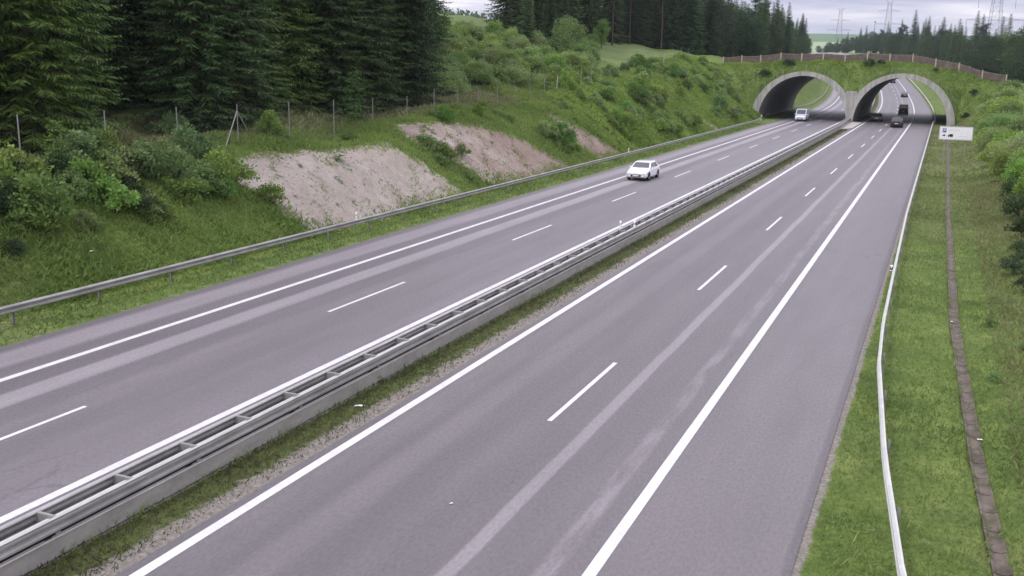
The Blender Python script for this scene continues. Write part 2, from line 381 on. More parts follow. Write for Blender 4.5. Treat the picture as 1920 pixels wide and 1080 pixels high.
def soil_at(u, s):
    if not (-39 < u < -29 and 42 < s < 158): return 0.0
    return max(0.0, min(1.0, .5+max(pdist(u, s, p) for p in SOIL)*.55))
US = sorted(set([-900, -600, -400, -280, -200, -160]+list(range(-130, -60, 5))+[-60+1.5*k for k in range(10)]+[-45+.5*k for k in range(32)]+[-29, -28, -27.4, -16.6, -16, -15.3, -15.0, -14.8, -14.6, -14, -13.6, -13.2, -12.8, -8, -4, -2.2, -1.95, -1.7, -1.4, -1, -.7]
              +[-.4+.3*k for k in range(3)]+[.5+.12*k for k in range(20)]+[3+1.0*k for k in range(18)]+[22, 25, 30, 40, 60, 90, 140, 220, 350, 600, 900]))
SS = sorted(set([-300, -120, -60, -30, -10]+[1.0*k for k in range(0, 260)]+list(range(260, 420, 4))+list(range(420, 1300, 20))))
CHX = lambda s: interp(s, [0, 20, 26, 41, 74, 190], [2.6, 1.95, 1.65, 1.2, .98, .95])
def build_ground():
    V = []; so_ = []; fi = []; gv = []; mo = []
    for s in SS:
        for u in US:
            z = T_us(u, s)
            if -27.5 < u < -15.2 or -13.5 < u < -1.65: z -= .025          # the road sheets lie above
            if u < -60 and s > 400: z = min(z, elev(s)+14)
            if s < 184 and abs(u-CHX(s)) < .2: z -= .13
            x, y, _ = pos(u, s); V.append((x, y, z)); so_.append(soil_at(u, s))
            f = 0.0
            if u < -46 and 120 < s < 205: f = sst((-u-46)/6)*sst((s-150)/20)
            if -30 < u < -26 and s < 400: f = .25
            fi.append(f)
            g = 0.0
            if -13.7 < u < -12.9: g = .66
            if -15.5 < u < -13.9: g = .30
            if -15.5 < u < -14.7: g = .9
            if -2.1 < u < -1.6: g = .75
            if -29 < u < -27.2: g = .42
            if 30 < u: g = 0
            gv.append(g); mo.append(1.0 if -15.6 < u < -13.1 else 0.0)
    nu = len(US); F = [(i*nu+j, i*nu+j+1, (i+1)*nu+j+1, (i+1)*nu+j) for i in range(len(SS)-1) for j in range(nu-1)]
    me = bpy.data.meshes.new('ground'); me.from_pydata(V, [], F)
    for n_, a_ in (('soil', so_), ('field', fi), ('gravel', gv), ('moss', mo)):
        at = me.attributes.new(n_, 'FLOAT', 'POINT'); at.data.foreach_set('value', a_)
    o = link('ground', me, M['ground'], smooth=True); tag(o, kind='structure')
build_ground()

# far hills with fields
def make_hill_mat():
    m, t, b = mat('far_fields', .95, .1)
    co = t.nodes.new('ShaderNodeTexCoord').outputs['Object']
    v = t.nodes.new('ShaderNodeTexVoronoi'); v.inputs['Scale'].default_value = .0032; t.links.new(co, v.inputs['Vector'])
    sp = t.nodes.new('ShaderNodeSeparateColor'); t.links.new(v.outputs['Color'], sp.inputs[0])
    c = rampf(t, sp.outputs[0], [(0, (.12, .20, .09)), (.35, (.20, .28, .13)), (.5, (.10, .16, .08)), (.7, (.26, .32, .17)), (.86, (.36, .34, .29)), (1, (.17, .25, .11))])
    c.node.color_ramp.interpolation = 'CONSTANT'
    c = mixc(t, .4, c, rampf(t, noise(t, .02, 5, co), [(.3, (.7, .7, .7)), (.7, (1.2, 1.2, 1.2))]), 'MULTIPLY')
    t.links.new(c, b.inputs['Base Color']); return m
M['hill'] = make_hill_mat()
def hill_z(x, y):
    r = math.hypot(x, y)
    z = 4+73*sst((y-1100)/1300)+9*math.sin(x*.0021+1.2)*sst((y-1300)/900)+5*math.sin(x*.006+y*.002)*sst((y-1300)/900)
    z += 34*sst((-x-120)/260)*sst((y-380)/300)*(1-sst((y-900)/400)) if y < 1400 else 0
    return z
def build_hills():
    m = MB(); xs = list(range(-4000, 3001, 100)); ys = [330, 400, 470, 540, 620, 700, 800, 900, 1000, 1100, 1200, 1300, 1400, 1500, 1650, 1800, 1950, 2100, 2300, 2500, 2800, 3300, 4200, 6000]
    g = [[(x, y, hill_z(x, y)-(1.5 if y < 900 and x > -150 else 0)-(14 if y < 360 else 0)) for x in xs] for y in ys]
    for i in range(len(ys)-1):
        for j in range(len(xs)-1):
            if ys[i+1] <= 1200 and -220 < xs[j] < 400 and ys[i] < 1000: continue
            m.face([g[i][j], g[i][j+1], g[i+1][j+1], g[i+1][j]])
    tag(m.build('hill', M['hill'], smooth=True), kind='structure')
build_hills()

# ------------------------------------------------------------------ carriageways
def strip(mb, edges, s0, s1, step, dz, umap=None):
    s = s0; st = []
    while s < s1-1e-6: st.append(s); s += step
    st.append(s1)
    for a, b in zip(st[:-1], st[1:]):
        for e0, e1 in zip(edges[:-1], edges[1:]):
            q = [(e0, a), (e1, a), (e1, b), (e0, b)]
            mb.face([P3(u, v, elev(v)+dz) for u, v in q], 0, [(u, v) for u, v in q])
def road(name, ed, mt, lines, dash_u, dash0, dw):
    mb = MB(); strip(mb, ed, -10, 190, 5, 0); strip(mb, ed, 190, 1200, 5, 0)
    # thickness of the asphalt layer at its outer edges
    o = mb.build(name, mt); tag(o, kind='structure')
    for u, wd in lines:
        l = MB(); strip(l, [u-wd/2, u+wd/2], -10, 1200, 5, .005); l.build('solid_line', M['paint'], o)
    l = MB(); s = dash0
    while s < 900: strip(l, [dash_u-dw/2, dash_u+dw/2], s, s+6, 3, .005); s += 18
    l.build('dashed_line', M['paint'], o)
    return o
road('motorway_carriageway', [-13.25, -8, -4, -1.78], M['asphalt_right'], [(-12.88, .25), (-5.26, .25)], -8.93, 24.1-36, .14)
road('oncoming_carriageway', [-27.6, -23, -19, -15.45], M['asphalt_left'], [(-24.72, .25), (-17.03, .25)], -20.81, 13.64-18, .14)
ap = MB()
ap.sweep([(-16.0, .0), (-16.0, .10), (-15.2, .13), (-13.3, .07), (-13.3, 0)], [(Vector((0, y, 0)), Vector((1, 0, 0))) for y in (172.5, 180, 193)], closed=True)
ap.face([(-16, 164.5, .02), (-13.3, 172.5, .07), (-15.2, 172.5, .13), (-16, 172.5, .1)])
tag(ap.build('concrete_median_apron', M['concrete']), kind='structure')

# ------------------------------------------------------------------ overpass with two arches
br = empty('wildlife_overpass', (-15.5, YF, 0), 0, 'pale concrete green bridge with two wide arches spanning both carriageways', 'bridge')
brI = Matrix.Translation((15.5, -YF, 0))
def at_bridge(mb): mb.v = [tuple(brI @ Vector(p)) for p in mb.v]; return mb
N_ = 44
for c in ARCHES:
    mb = MB(); inn = []; outp = []
    for k in range(N_+1):
        t_ = math.pi*k/N_; co_, si = math.cos(t_), math.sin(t_)
        inn.append((c+AW*co_, -.3 if k in (0, N_) else AH*si))
        f = 1.25-.0*si
        outp.append((c+(AW+1.25)*co_, -.3 if k in (0, N_) else (AH+.72)*si))
    outp = [(min(x, -15.06) if c < -20 else max(x, -16.04), z) for x, z in outp]
    for k in range(N_):
        a, b = inn[k], inn[k+1]; A, B = outp[k], outp[k+1]
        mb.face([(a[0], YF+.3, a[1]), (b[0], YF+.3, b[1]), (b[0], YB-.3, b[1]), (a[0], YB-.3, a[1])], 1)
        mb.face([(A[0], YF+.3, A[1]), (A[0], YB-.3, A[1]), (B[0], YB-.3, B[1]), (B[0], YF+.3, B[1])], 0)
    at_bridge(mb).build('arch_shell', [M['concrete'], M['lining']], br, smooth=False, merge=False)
    for y0, y1 in ((YF, YF+.3), (YB-.3, YB)):          # collar round each mouth
        mb = MB(); e = .03
        for k in range(N_):
            a, b = inn[k], inn[k+1]; A, B = outp[k], outp[k+1]
            def q(p, y, s_): return (c+(p[0]-c)*(1+s_*e/AW), y, p[1]*(1+s_*e/AH))
            mb.face([q(a, y0, -1), q(A, y0, 1), q(B, y0, 1), q(b, y0, -1)]); mb.face([q(a, y1, -1), q(b, y1, -1), q(B, y1, 1), q(A, y1, 1)])
            mb.face([q(a, y0, -1), q(b, y0, -1), q(b, y1, -1), q(a, y1, -1)]); mb.face([q(A, y0, 1), q(A, y1, 1), q(B, y1, 1), q(B, y0, 1)])
        at_bridge(mb).build('portal_ring', M['concrete'], br)
mb = MB(); mb.box((-15.55, (YF+YB)/2, 2.2), (1.02, YB-YF+.04, 4.9)); 
mb.face([(-16.5, YF+.2, 5.5), (-14.6, YF+.2, 5.5), (-14.8, YF+.2, 4.6), (-15.02, YF+.2, 3.0), (-16.08, YF+.2, 3.0), (-16.3, YF+.2, 4.6)])
mb.face([(-16.5, YF+.2, 5.5), (-16.5, YF+1.6, 5.5), (-14.6, YF+1.6, 5.5), (-14.6, YF+.2, 5.5)])
at_bridge(mb).build('centre_pier', M['concrete'], br, merge=False)

# earth over the arches
bm_ = MB(); xs = [-62+.8*k for k in range(115)]; ys = [193.3+.55*k for k in range(14)]+[203, 210, 220, 230, 233, 235, 237, 238.5, 239.8]
gz = [[(x, y, berm_z(x, y)+.05*math.sin(x*3.1+y*2.3)) for x in xs] for y in ys]
for i in range(len(ys)-1):
    for j in range(len(xs)-1): bm_.face([gz[i][j], gz[i][j+1], gz[i+1][j+1], gz[i+1][j]])
for j in range(len(xs)-1):      # skirts down to the shells, so that the earth is not a loose sheet
    if -34.5 < xs[j] < 4:
        for yy in (0, len(ys)-1):
            a, b = gz[yy][j], gz[yy][j+1]; bm_.face([a, b, (b[0], b[1], b[2]-.4), (a[0], a[1], a[2]-.4)])
bo = bm_.build('earth_berm', M['ground'], smooth=True); tag(bo, kind='structure')

# ------------------------------------------------------------------ crash barriers
M['steel_warm'] = make_steel('dusty_steel', (.40, .38, .35), .72)
M['steel_edge'] = make_steel('worn_steel_edge', (.47, .47, .45), .75)
def beam_profile(side, z0=.45, d0=0.0, th=.008):
    f = [(0, 0), (.025, .005), (.085, .05), (.085, .09), (.02, .135), (.02, .175), (.085, .22), (.085, .26), (.025, .305), (0, .31)]
    return [(side*(d0+a), z0+b) for a, b in f]+[(side*(d0+a-th*1.5), z0+b*.97+.004) for a, b in f[::-1]]
def path(us, s0, s1, st, z=0.0):
    out = []; s = s0
    while s <= s1+1e-6:
        u = us(s) if callable(us) else us
        out.append((on_ground(u, s) if z is None else P3(u, s, elev(s)+z), across(s))); s += st
    return out
def loc_path(p, o): return [(q-o, a) for q, a in p]
def post_mesh(h, w=.10, d=.055, lip=True):
    m = MB(); m.box((0, 0, h/2-.15), (.008, w, h+.3)); m.box((d/2, w/2, h/2-.15), (d, .008, h+.3)); m.box((d/2, -w/2, h/2-.15), (d, .008, h+.3)); return m
def rail(name, us, s0, s1, side, lab, grp=None, pstep=4, pstart=None, mat_='steel', bstep=2):
    o0 = P3(us(s0), s0, elev(s0)); r = empty(name, o0, 0, lab, 'guardrail', grp)
    m = MB(); m.sweep(beam_profile(side), loc_path(path(us, s0, s1, bstep, 0), o0), closed=True); m.build('beam', M[mat_], r)
    s = s0+1 if pstart is None else pstart; first = None; n = 0; rest = []
    while s < s1:
        q = P3(us(s), s, elev(s))-o0; a = across(s); q = q-a*side*.07
        if n < 100:
            if first is None: first = post_mesh(.72).build('post', M['steel'], r); p = first
            else: p = first.copy(); COL.objects.link(p); p.parent = r
            p.location = q; p.rotation_euler = (0, 0, -head(s)*-1)
            n += 1
        s += pstep
    return r
rail('roadside_guardrail', lambda s: interp(s, [0, 25, 45, 100, 176, 190, 240], [-29.9, -29.55, -29.4, -29.0, -28.9, -30.6, -31.3]), 5, 191, 1,
     'long grey steel crash barrier at the foot of the left cutting slope', pstart=9)
rail('roadside_guardrail', lambda s: interp(s, [0, 14, 17.7, 23.4, 31.5, 37, 46.7, 67, 240], [1.5, .75, .2, -.4, -1.0, -1.18, -1.28, -1.45, -1.5]), 12, 192, -1,
     'bright galvanised crash barrier bending away from the right shoulder beside the grass verge', pstart=12.6, mat_='steel_bright', bstep=1.5)
rail('roadside_guardrail', lambda s: -1.3, 196, 560, -1, 'crash barrier on the right edge of the road seen through and beyond the right arch', mat_='steel_bright')
rail('roadside_guardrail', lambda s: interp(s, [200, 240, 260], [-30.9, -30.3, -29.2]), 196, 560, 1, 'crash barrier on the outer left edge of the road seen through the left arch')
# the double barrier of the median
def median_barrier(s0, s1, lab, full=True):
    uc = lambda s: -15.02 if s < 168 else interp(s, [168, 190, 240, 260], [-15.02, -15.55, -15.55, -15.1])
    o0 = P3(uc(s0), s0, elev(s0)); r = empty('median_guardrail', o0, 0, lab, 'guardrail')
    pt = loc_path(path(uc, s0, s1, 2, 0), o0)
    for sd_ in (1, -1):
        m = MB(); m.sweep(beam_profile(sd_, .50, .24), pt, closed=True); m.build('beam', M['steel'], r)
        m = MB(); m.sweep([(sd_*.225, .79), (sd_*.26, .825), (sd_*.33, .815), (sd_*.30, .79)], pt, closed=True); m.build('top_edge', M['steel_edge'], r)
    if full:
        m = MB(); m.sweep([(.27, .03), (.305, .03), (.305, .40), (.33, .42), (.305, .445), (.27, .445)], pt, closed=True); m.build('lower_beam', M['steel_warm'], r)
        m = MB(); m.sweep([(-.12, .40), (.20, .42), (.20, .56), (-.12, .44)], pt, closed=True); m.build('slot_shade_strip', M['black'], r)  # black strip added inside the barrier, stands for the shade in the slot
        m = MB(); m.sweep([(.05, .71), (.19, .72), (.19, .75), (.05, .74)], pt, closed=True); m.build('inner_rail', M['steel_bright'], r)
        m = MB(); m.sweep([(-.27, .30), (-.30, .30), (-.30, .36), (-.27, .36)], pt, closed=True); m.build('lower_beam', M['steel_dark'], r)
    sp = None; n = 0; s = s0+1
    while s < s1 and n < 95:
        q = P3(uc(s), s, elev(s))-o0
        if sp is None:
            m = MB(); m.box((0, 0, .66), (.50, .012, .29)); m.box((0, .03, .806), (.50, .07, .01)); sp = m.build('spacer', M['steel'], r); p = sp
            m = MB(); m.box((0, 0, .25), (.06, .12, .62)); m.box((.03, 0, .25), (.004, .16, .62)); ps = m.build('post', M['steel_dark'], r); pp = ps
            m = MB(); m.box((.295, 0, .475), (.02, .12, .08)); cl = m.build('bracket', M['steel'], r); cc = cl
        else:
            p = sp.copy(); COL.objects.link(p); p.parent = r; pp = cc = None
            if n % 2 == 0: pp = ps.copy(); COL.objects.link(pp); pp.parent = r; cc = cl.copy(); COL.objects.link(cc); cc.parent = r
        for k in (p, pp, cc):
            if k: k.location = q; k.rotation_euler = (0, 0, head(s))
        s += 2; n += 1
    return r
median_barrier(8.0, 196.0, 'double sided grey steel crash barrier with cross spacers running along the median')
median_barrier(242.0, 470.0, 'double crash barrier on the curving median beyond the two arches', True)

# ------------------------------------------------------------------ fences
def wire_fence():
    us = lambda s: interp(s, [0, 70, 165, 190], [-38, -38, -45, -44])
    o0 = on_ground(us(18), 18); r = empty('wildlife_fence', o0, 0, 'wire mesh game fence on thin pale posts along the top of the left cutting', 'fence')
    tops = []; s = 17.9; k = 0
    while s < 188:
        g = on_ground(us(s), s); h = 6.7-g.z if s < 72 else 2.15
        m = MB(); m.bar((0, 0, -.3), (0, 0, h), .030, n=6); m.bar((0, 0, h), (0, 0, h+.03), .038, n=6)
        p = m.build('post', M['post'], r); p.location = g-o0
        if k % 12 == 6:
            m = MB(); m.bar((0, 0, h-.35), (.55, -2.0, -.25), .036, n=6); m.bar((0, 0, h-.35), (-.1, 1.0, h-1.5), .026, n=6)
            b = m.build('brace', M['post'], r); b.location = g-o0
        tops.append((g-o0, h)); s += 5.13; k += 1
    m = MB()
    for (a, ha), (b, hb) in zip(tops[:-1], tops[1:]):
        for f in (.04, .14, .24, .36, .48, .60, .74, .88, .99): m.bar(a+Vector((0, 0, ha*f)), b+Vector((0, 0, hb*f)), .0022, n=3)
        for q in range(1, 26):
            t_ = q/26; c = a.lerp(b, t_); h = ha+(hb-ha)*t_; m.bar(c+Vector((0, 0, .04)), c+Vector((0, 0, h*.99)), .0014, n=3)
    m.build('wire_mesh', M['wire'], r, merge=False)
wire_fence()
def screen_fence(y0, pts, lab):
    """solid brown screens between pale posts along the edge of the green bridge"""
    def gz_(x, y): return max(berm_z(x, y), T(x, y)) if 193.3 < y < 240 and -62 < x < 28 else T(x, y)
    o0 = Vector((pts[0][0], pts[0][1], gz_(*pts[0]))); r = empty('timber_screen_fence', o0, 0, lab, 'fence')
    for i, (x, y) in enumerate(pts):
        z = gz_(x, y); m = MB(); m.box((0, 0, .68), (.20, .20, 1.8)); m.box((0, 0, 1.60), (.26, .26, .05))
        p = m.build('post', M['timber_post'], r); p.location = Vector((x, y, z))-o0
        if i+1 < len(pts):
            x2, y2 = pts[i+1]; z2 = gz_(x2, y2); a = Vector((x, y, z))-o0; b = Vector((x2, y2, z2))-o0; d = b-a; dn = Vector((d.x, d.y, 0)).normalized()
            m = MB(); nn = Vector((-dn.y, dn.x, 0))*.02
            a2 = a+d*.035; b2 = b-d*.035
            for k in range(6):
                za, zb_ = -.05+k*.232, .175+k*.232
                c = [a2+Vector((0, 0, za)), b2+Vector((0, 0, za)), b2+Vector((0, 0, zb_)), a2+Vector((0, 0, zb_))]
                m.face([p_-nn for p_ in c]); m.face([p_+nn for p_ in c][::-1])
                for e in range(4): m.face([c[e]-nn, c[e]+nn, c[(e+1) % 4]+nn, c[(e+1) % 4]-nn])
            m.build('board_panel', M['timber'], r, merge=False)
            m = MB(); m.sweep([(-.05, 1.35), (.05, 1.35), (.05, 1.39), (-.05, 1.39)], [(a2, Vector((-dn.y, dn.x, 0))), (b2, Vector((-dn.y, dn.x, 0)))], closed=True)
            m.build('cap_rail', M['timber_post'], r)
screen_fence(200, [(-41.2+3.9*k, interp(-41.2+3.9*k, [-42, -34, -28, -4, 8, 22], [205, 201.5, 200, 200, 199.2, 203])) for k in range(14)],
             'brown boarded screen fence with pale posts along the near edge of the green bridge')
screen_fence(238, [(-38+4.2*k, 232.0) for k in range(11)], 'dark boarded screen fence along the far edge of the green bridge behind the nearer one')
# low railing that follows the arch rims
for c, lab in ((ARCHES[0], 'thin post and wire railing on the rim of the left arch'), (ARCHES[1], 'thin post and wire railing on the rim of the right arch')):
    r = empty('rim_railing', (c, 193.9, 0), 0, lab, 'railing'); pr = None
    ang = [R(12+13*k) for k in range(13)]
    for a in ang:
        x = (AW+1.3)*math.cos(a)
        if -17.4 < c+x < -13.7: continue
        z = max(berm_z(c+x, 194.6), arch_outer(c+x))
        m = MB(); m.bar((0, 0, -.3), (0, 0, 1.05), .05, n=5); m.box((0, 0, 1.06), (.11, .11, .03)); p = m.build('post', M['post'], r); p.location = (x, .7, z)
        if pr:
            m = MB()
            for h in (.35, .68, 1.0): m.bar(Vector(pr)+Vector((0, 0, h)), Vector((x, .7, z+h)), .014, n=3)
            m.build('wire', M['wire'], r)
        pr = (x, .7, z)

# ------------------------------------------------------------------ drains, chute, markers, sign
def channel():
    ux = CHX; o0 = on_ground(ux(12), 12)
    m = MB(); s = 12.0
    while s < 182:
        e = s+.96; m.sweep([(-.18, -.012), (-.14, -.005), (-.08, -.045), (.08, -.045), (.14, -.005), (.18, -.012), (.18, -.1), (-.18, -.1)],
                [(on_ground(ux(v), v)-o0+Vector((0, 0, .012)), Vector((1, 0, 0))) for v in (s, e)], closed=True); s += 1.0
    o = m.build('drainage_channel', M['channel'], merge=False); o.location = o0
    tag(o, 'narrow weathered concrete drainage channel running through the right grass verge', 'drain')
channel()
m = MB()
for k in range(12):
    t_ = k/12; u = -34.0+t_*3.0; s = 144.6+t_*8.0
    for sg in (-1, 1): m.box(on_ground(u+.12*sg, s+sg*.55, .08)-on_ground(-31, 153), (.32, .18, .26), rz=.35)
    m.box(on_ground(u, s, .02)-on_ground(-31, 153), (.36, .95, .08), rz=.35+.1*random.random())
o = m.build('drainage_chute', M['concrete']); o.location = on_ground(-31, 153); tag(o, 'pale concrete steps of a drainage chute coming down the slope near the left arch', 'drain')
def delineator(loc, lab, h=.55, face=1):
    r = empty('reflector_post', loc, 0, lab, 'reflector')
    m = MB(); m.sweep([(-.045, 0), (.045, 0), (.055, .0), (.0, .0)], [(Vector((0, 0, 0)), Vector((1, 0, 0)))]*1)
    m = MB(); m.box((0, 0, h*.3), (.10, .045, h*.6)); m.box((0, 0, h*.60+.03), (.10, .047, .06), 1); m.box((0, 0, h-.10), (.10, .045, .16), 0); m.face([(-.05, -.0225, h-.02), (.05, -.0225, h-.02), (.05, .0225, h+.03), (-.05, .0225, h+.03)])
    m.build('body', [M['white'], M['black']], r)
    m = MB(); m.box((0, -.026, h*.60+.03), (.05, .006, .10)); m.build('reflector', M['white'], r)
delineator(P3(-29.35, 47.6, .72), 'white reflector on the left crash barrier below the largest bare patch', .42)
delineator(P3(-29.0, 99.2, .72), 'small white reflector on the left crash barrier near the white sedan', .38)
delineator(P3(-15.3, 51.4, .80), 'black and white reflector post on the far rail of the median barrier', .42)
delineator(P3(-14.75, 52.2, .80), 'black and white reflector post on the near rail of the median barrier', .36)
delineator(P3(-1.42, 46.7, .74), 'white reflector clamped on the right crash barrier beside the verge', .22)
delineator(P3(-30.2, 187, 0), 'pale marker post standing at the left arch entrance', 1.0)
o = MB()
def sign():
    r = empty('information_sign', (1.4, 115, T(1.4, 115)), 0, 'white rectangular road sign with blue square and dark symbols on two posts', 'road sign')
    z0 = T(1.4, 115); zc = 3.08-z0
    m = MB(); m.box((0, 0, zc), (3.2, .05, 1.36)); m.build('panel', M['white'], r)
    m = MB(); m.box((0, .045, zc+.4), (3.0, .04, .06)); m.box((0, .045, zc-.4), (3.0, .04, .06)); m.build('rear_rail', M['steel'], r)
    for x in (-.95, 1.0):
        m = MB(); m.bar((x, .11, T(1.4+x, 115)-z0-.3), (x, .11, zc+.66), .05, n=8); m.build('post', M['post'], r)
    m = MB(); e = .008
    for a, b, c, d in ((-1.57, -1.54, -.65, .65), (1.54, 1.57, -.65, .65), (-1.54, 1.54, -.65, -.62), (-1.54, 1.54, .62, .65)):
        m.box(((a+b)/2, -.025-e/2, zc+(c+d)/2), (b-a, e, d-c))
    m.build('border', simple('sign_grey', (.35, .36, .42), .5), r)
    m = MB(); m.box((-1.12, -.031, zc+.26), (.36, .012, .42)); bl = m.build('blue_square', simple('sign_blue', (.05, .09, .34), .45), r)
    m = MB(); cx, cz = -1.12, zc+.26
    m.box((cx-.06, -.040, cz), (.05, .006, .30)); m.box((cx+.02, -.040, cz+.125), (.12, .006, .05)); m.box((cx+.02, -.040, cz), (.12, .006, .05)); m.box((cx+.085, -.040, cz+.0625), (.05, .006, .12))
    m.build('letter', M['white'], r)
    mk = simple('sign_black', (.02, .02, .025), .5)
    m = MB(); m.box((-1.13, -.031, zc-.26), (.28, .010, .09)); m.box((-1.10, -.031, zc-.19), (.14, .010, .06))
    for x in (-1.21, -1.05): m.bar((x, -.038, zc-.31), (x, -.026, zc-.31), .035, n=8)
    m.build('car_symbol', mk, r)
    m = MB(); m.box((-.43, -.031, zc-.22), (.34, .010, .25)); m.box((-.68, -.031, zc-.26), (.13, .010, .17))
    for x in (-.68, -.48, -.34): m.bar((x, -.038, zc-.37), (x, -.026, zc-.37), .045, n=8)
    m.build('lorry_symbol', mk, r)
    # illegible lines of lettering in the photograph: thin pale grey bars of type-like strokes
    tx = simple('sign_lettering', (.48, .49, .56), .5)
    m = MB()
    for (x0, n, z, h) in ((-.72, 11, .30, .13), (.30, 9, -.30, .10)):
        for k in range(n):
            x = x0+k*.105; m.box((x, -.029, zc+z), (.022, .007, h)); m.box((x+.03, -.029, zc+z+(h/2-.012)*(1 if k % 2 else -1)), (.05, .007, .022))
    m.build('lettering', tx, r)
sign()
def scrap(name, loc, sz, lab, rz):
    m = MB(); n = 7
    P = [(sz*(.6+.5*random.random())*math.cos(2*math.pi*k/n), .45*sz*(.6+.5*random.random())*math.sin(2*math.pi*k/n)) for k in range(n)]
    c = Vector((0, 0, sz*.28))
    for k in range(n):
        a = Vector((*P[k], .012+.12*sz*(k % 2))); b = Vector((*P[(k+1) % n], .012+.12*sz*((k+1) % 2))); m.face([a, b, c]); m.face([b-Vector((0, 0, .008)), a-Vector((0, 0, .008)), Vector((0, 0, .0))])
    o = m.build(name, M['white'], merge=False); o.location = loc; o.rotation_euler = (0, 0, rz); tag(o, lab, 'litter')
scrap('paper_scrap', P3(-14.1, 22.9, 0.0), .17, 'crumpled white paper scrap in the grass strip of the median', .5)
scrap('paper_scrap', P3(-9.0, 18.3, .006), .06, 'tiny white scrap lying on the near lane of the right carriageway', 1.0)
scrap('plastic_scrap', on_ground(-32.2, 31.4, .25), .16, 'white plastic scrap caught in grass above the left crash barrier', 1.4)
scrap('paper_scrap', on_ground(1.75, 27.6, .03), .09, 'white scrap lying beside the concrete channel in the right verge', .2)
scrap('paper_scrap', on_ground(1.1, 41.0, .03), .09, 'pale scrap lying in the drainage channel farther up the right verge', 2)

# ------------------------------------------------------------------ vehicles
GL = None
def car_paint(name, col, rough=.3):
    m, t, b = mat(name, rough, .5); b.inputs['Base Color'].default_value = (*col, 1); b.inputs['Coat Weight'].default_value = .6; b.inputs['Coat Roughness'].default_value = .08
    f = noise(t, 2.5, 5); t.links.new(rampf(t, f, [(.3, tuple(c*.9 for c in col)), (.7, tuple(min(1, c*1.05) for c in col))]), b.inputs['Base Color']); return m
g_, t_, b_ = mat('car_glass', .06, .9); b_.inputs['Base Color'].default_value = (.03, .035, .04, 1); M['glass'] = g_
M['tyre'] = simple('tyre_rubber', (.018, .018, .018), .85); M['rim'] = simple('alloy_rim', (.35, .35, .36), .35, .5, .6); M['lamp'] = simple('headlamp_lens', (.72, .74, .78), .12, .8)
M['tail'] = simple('tail_lamp_lens', (.28, .015, .015), .2, .6); M['plate'] = simple('number_plate', (.72, .72, .70), .5)
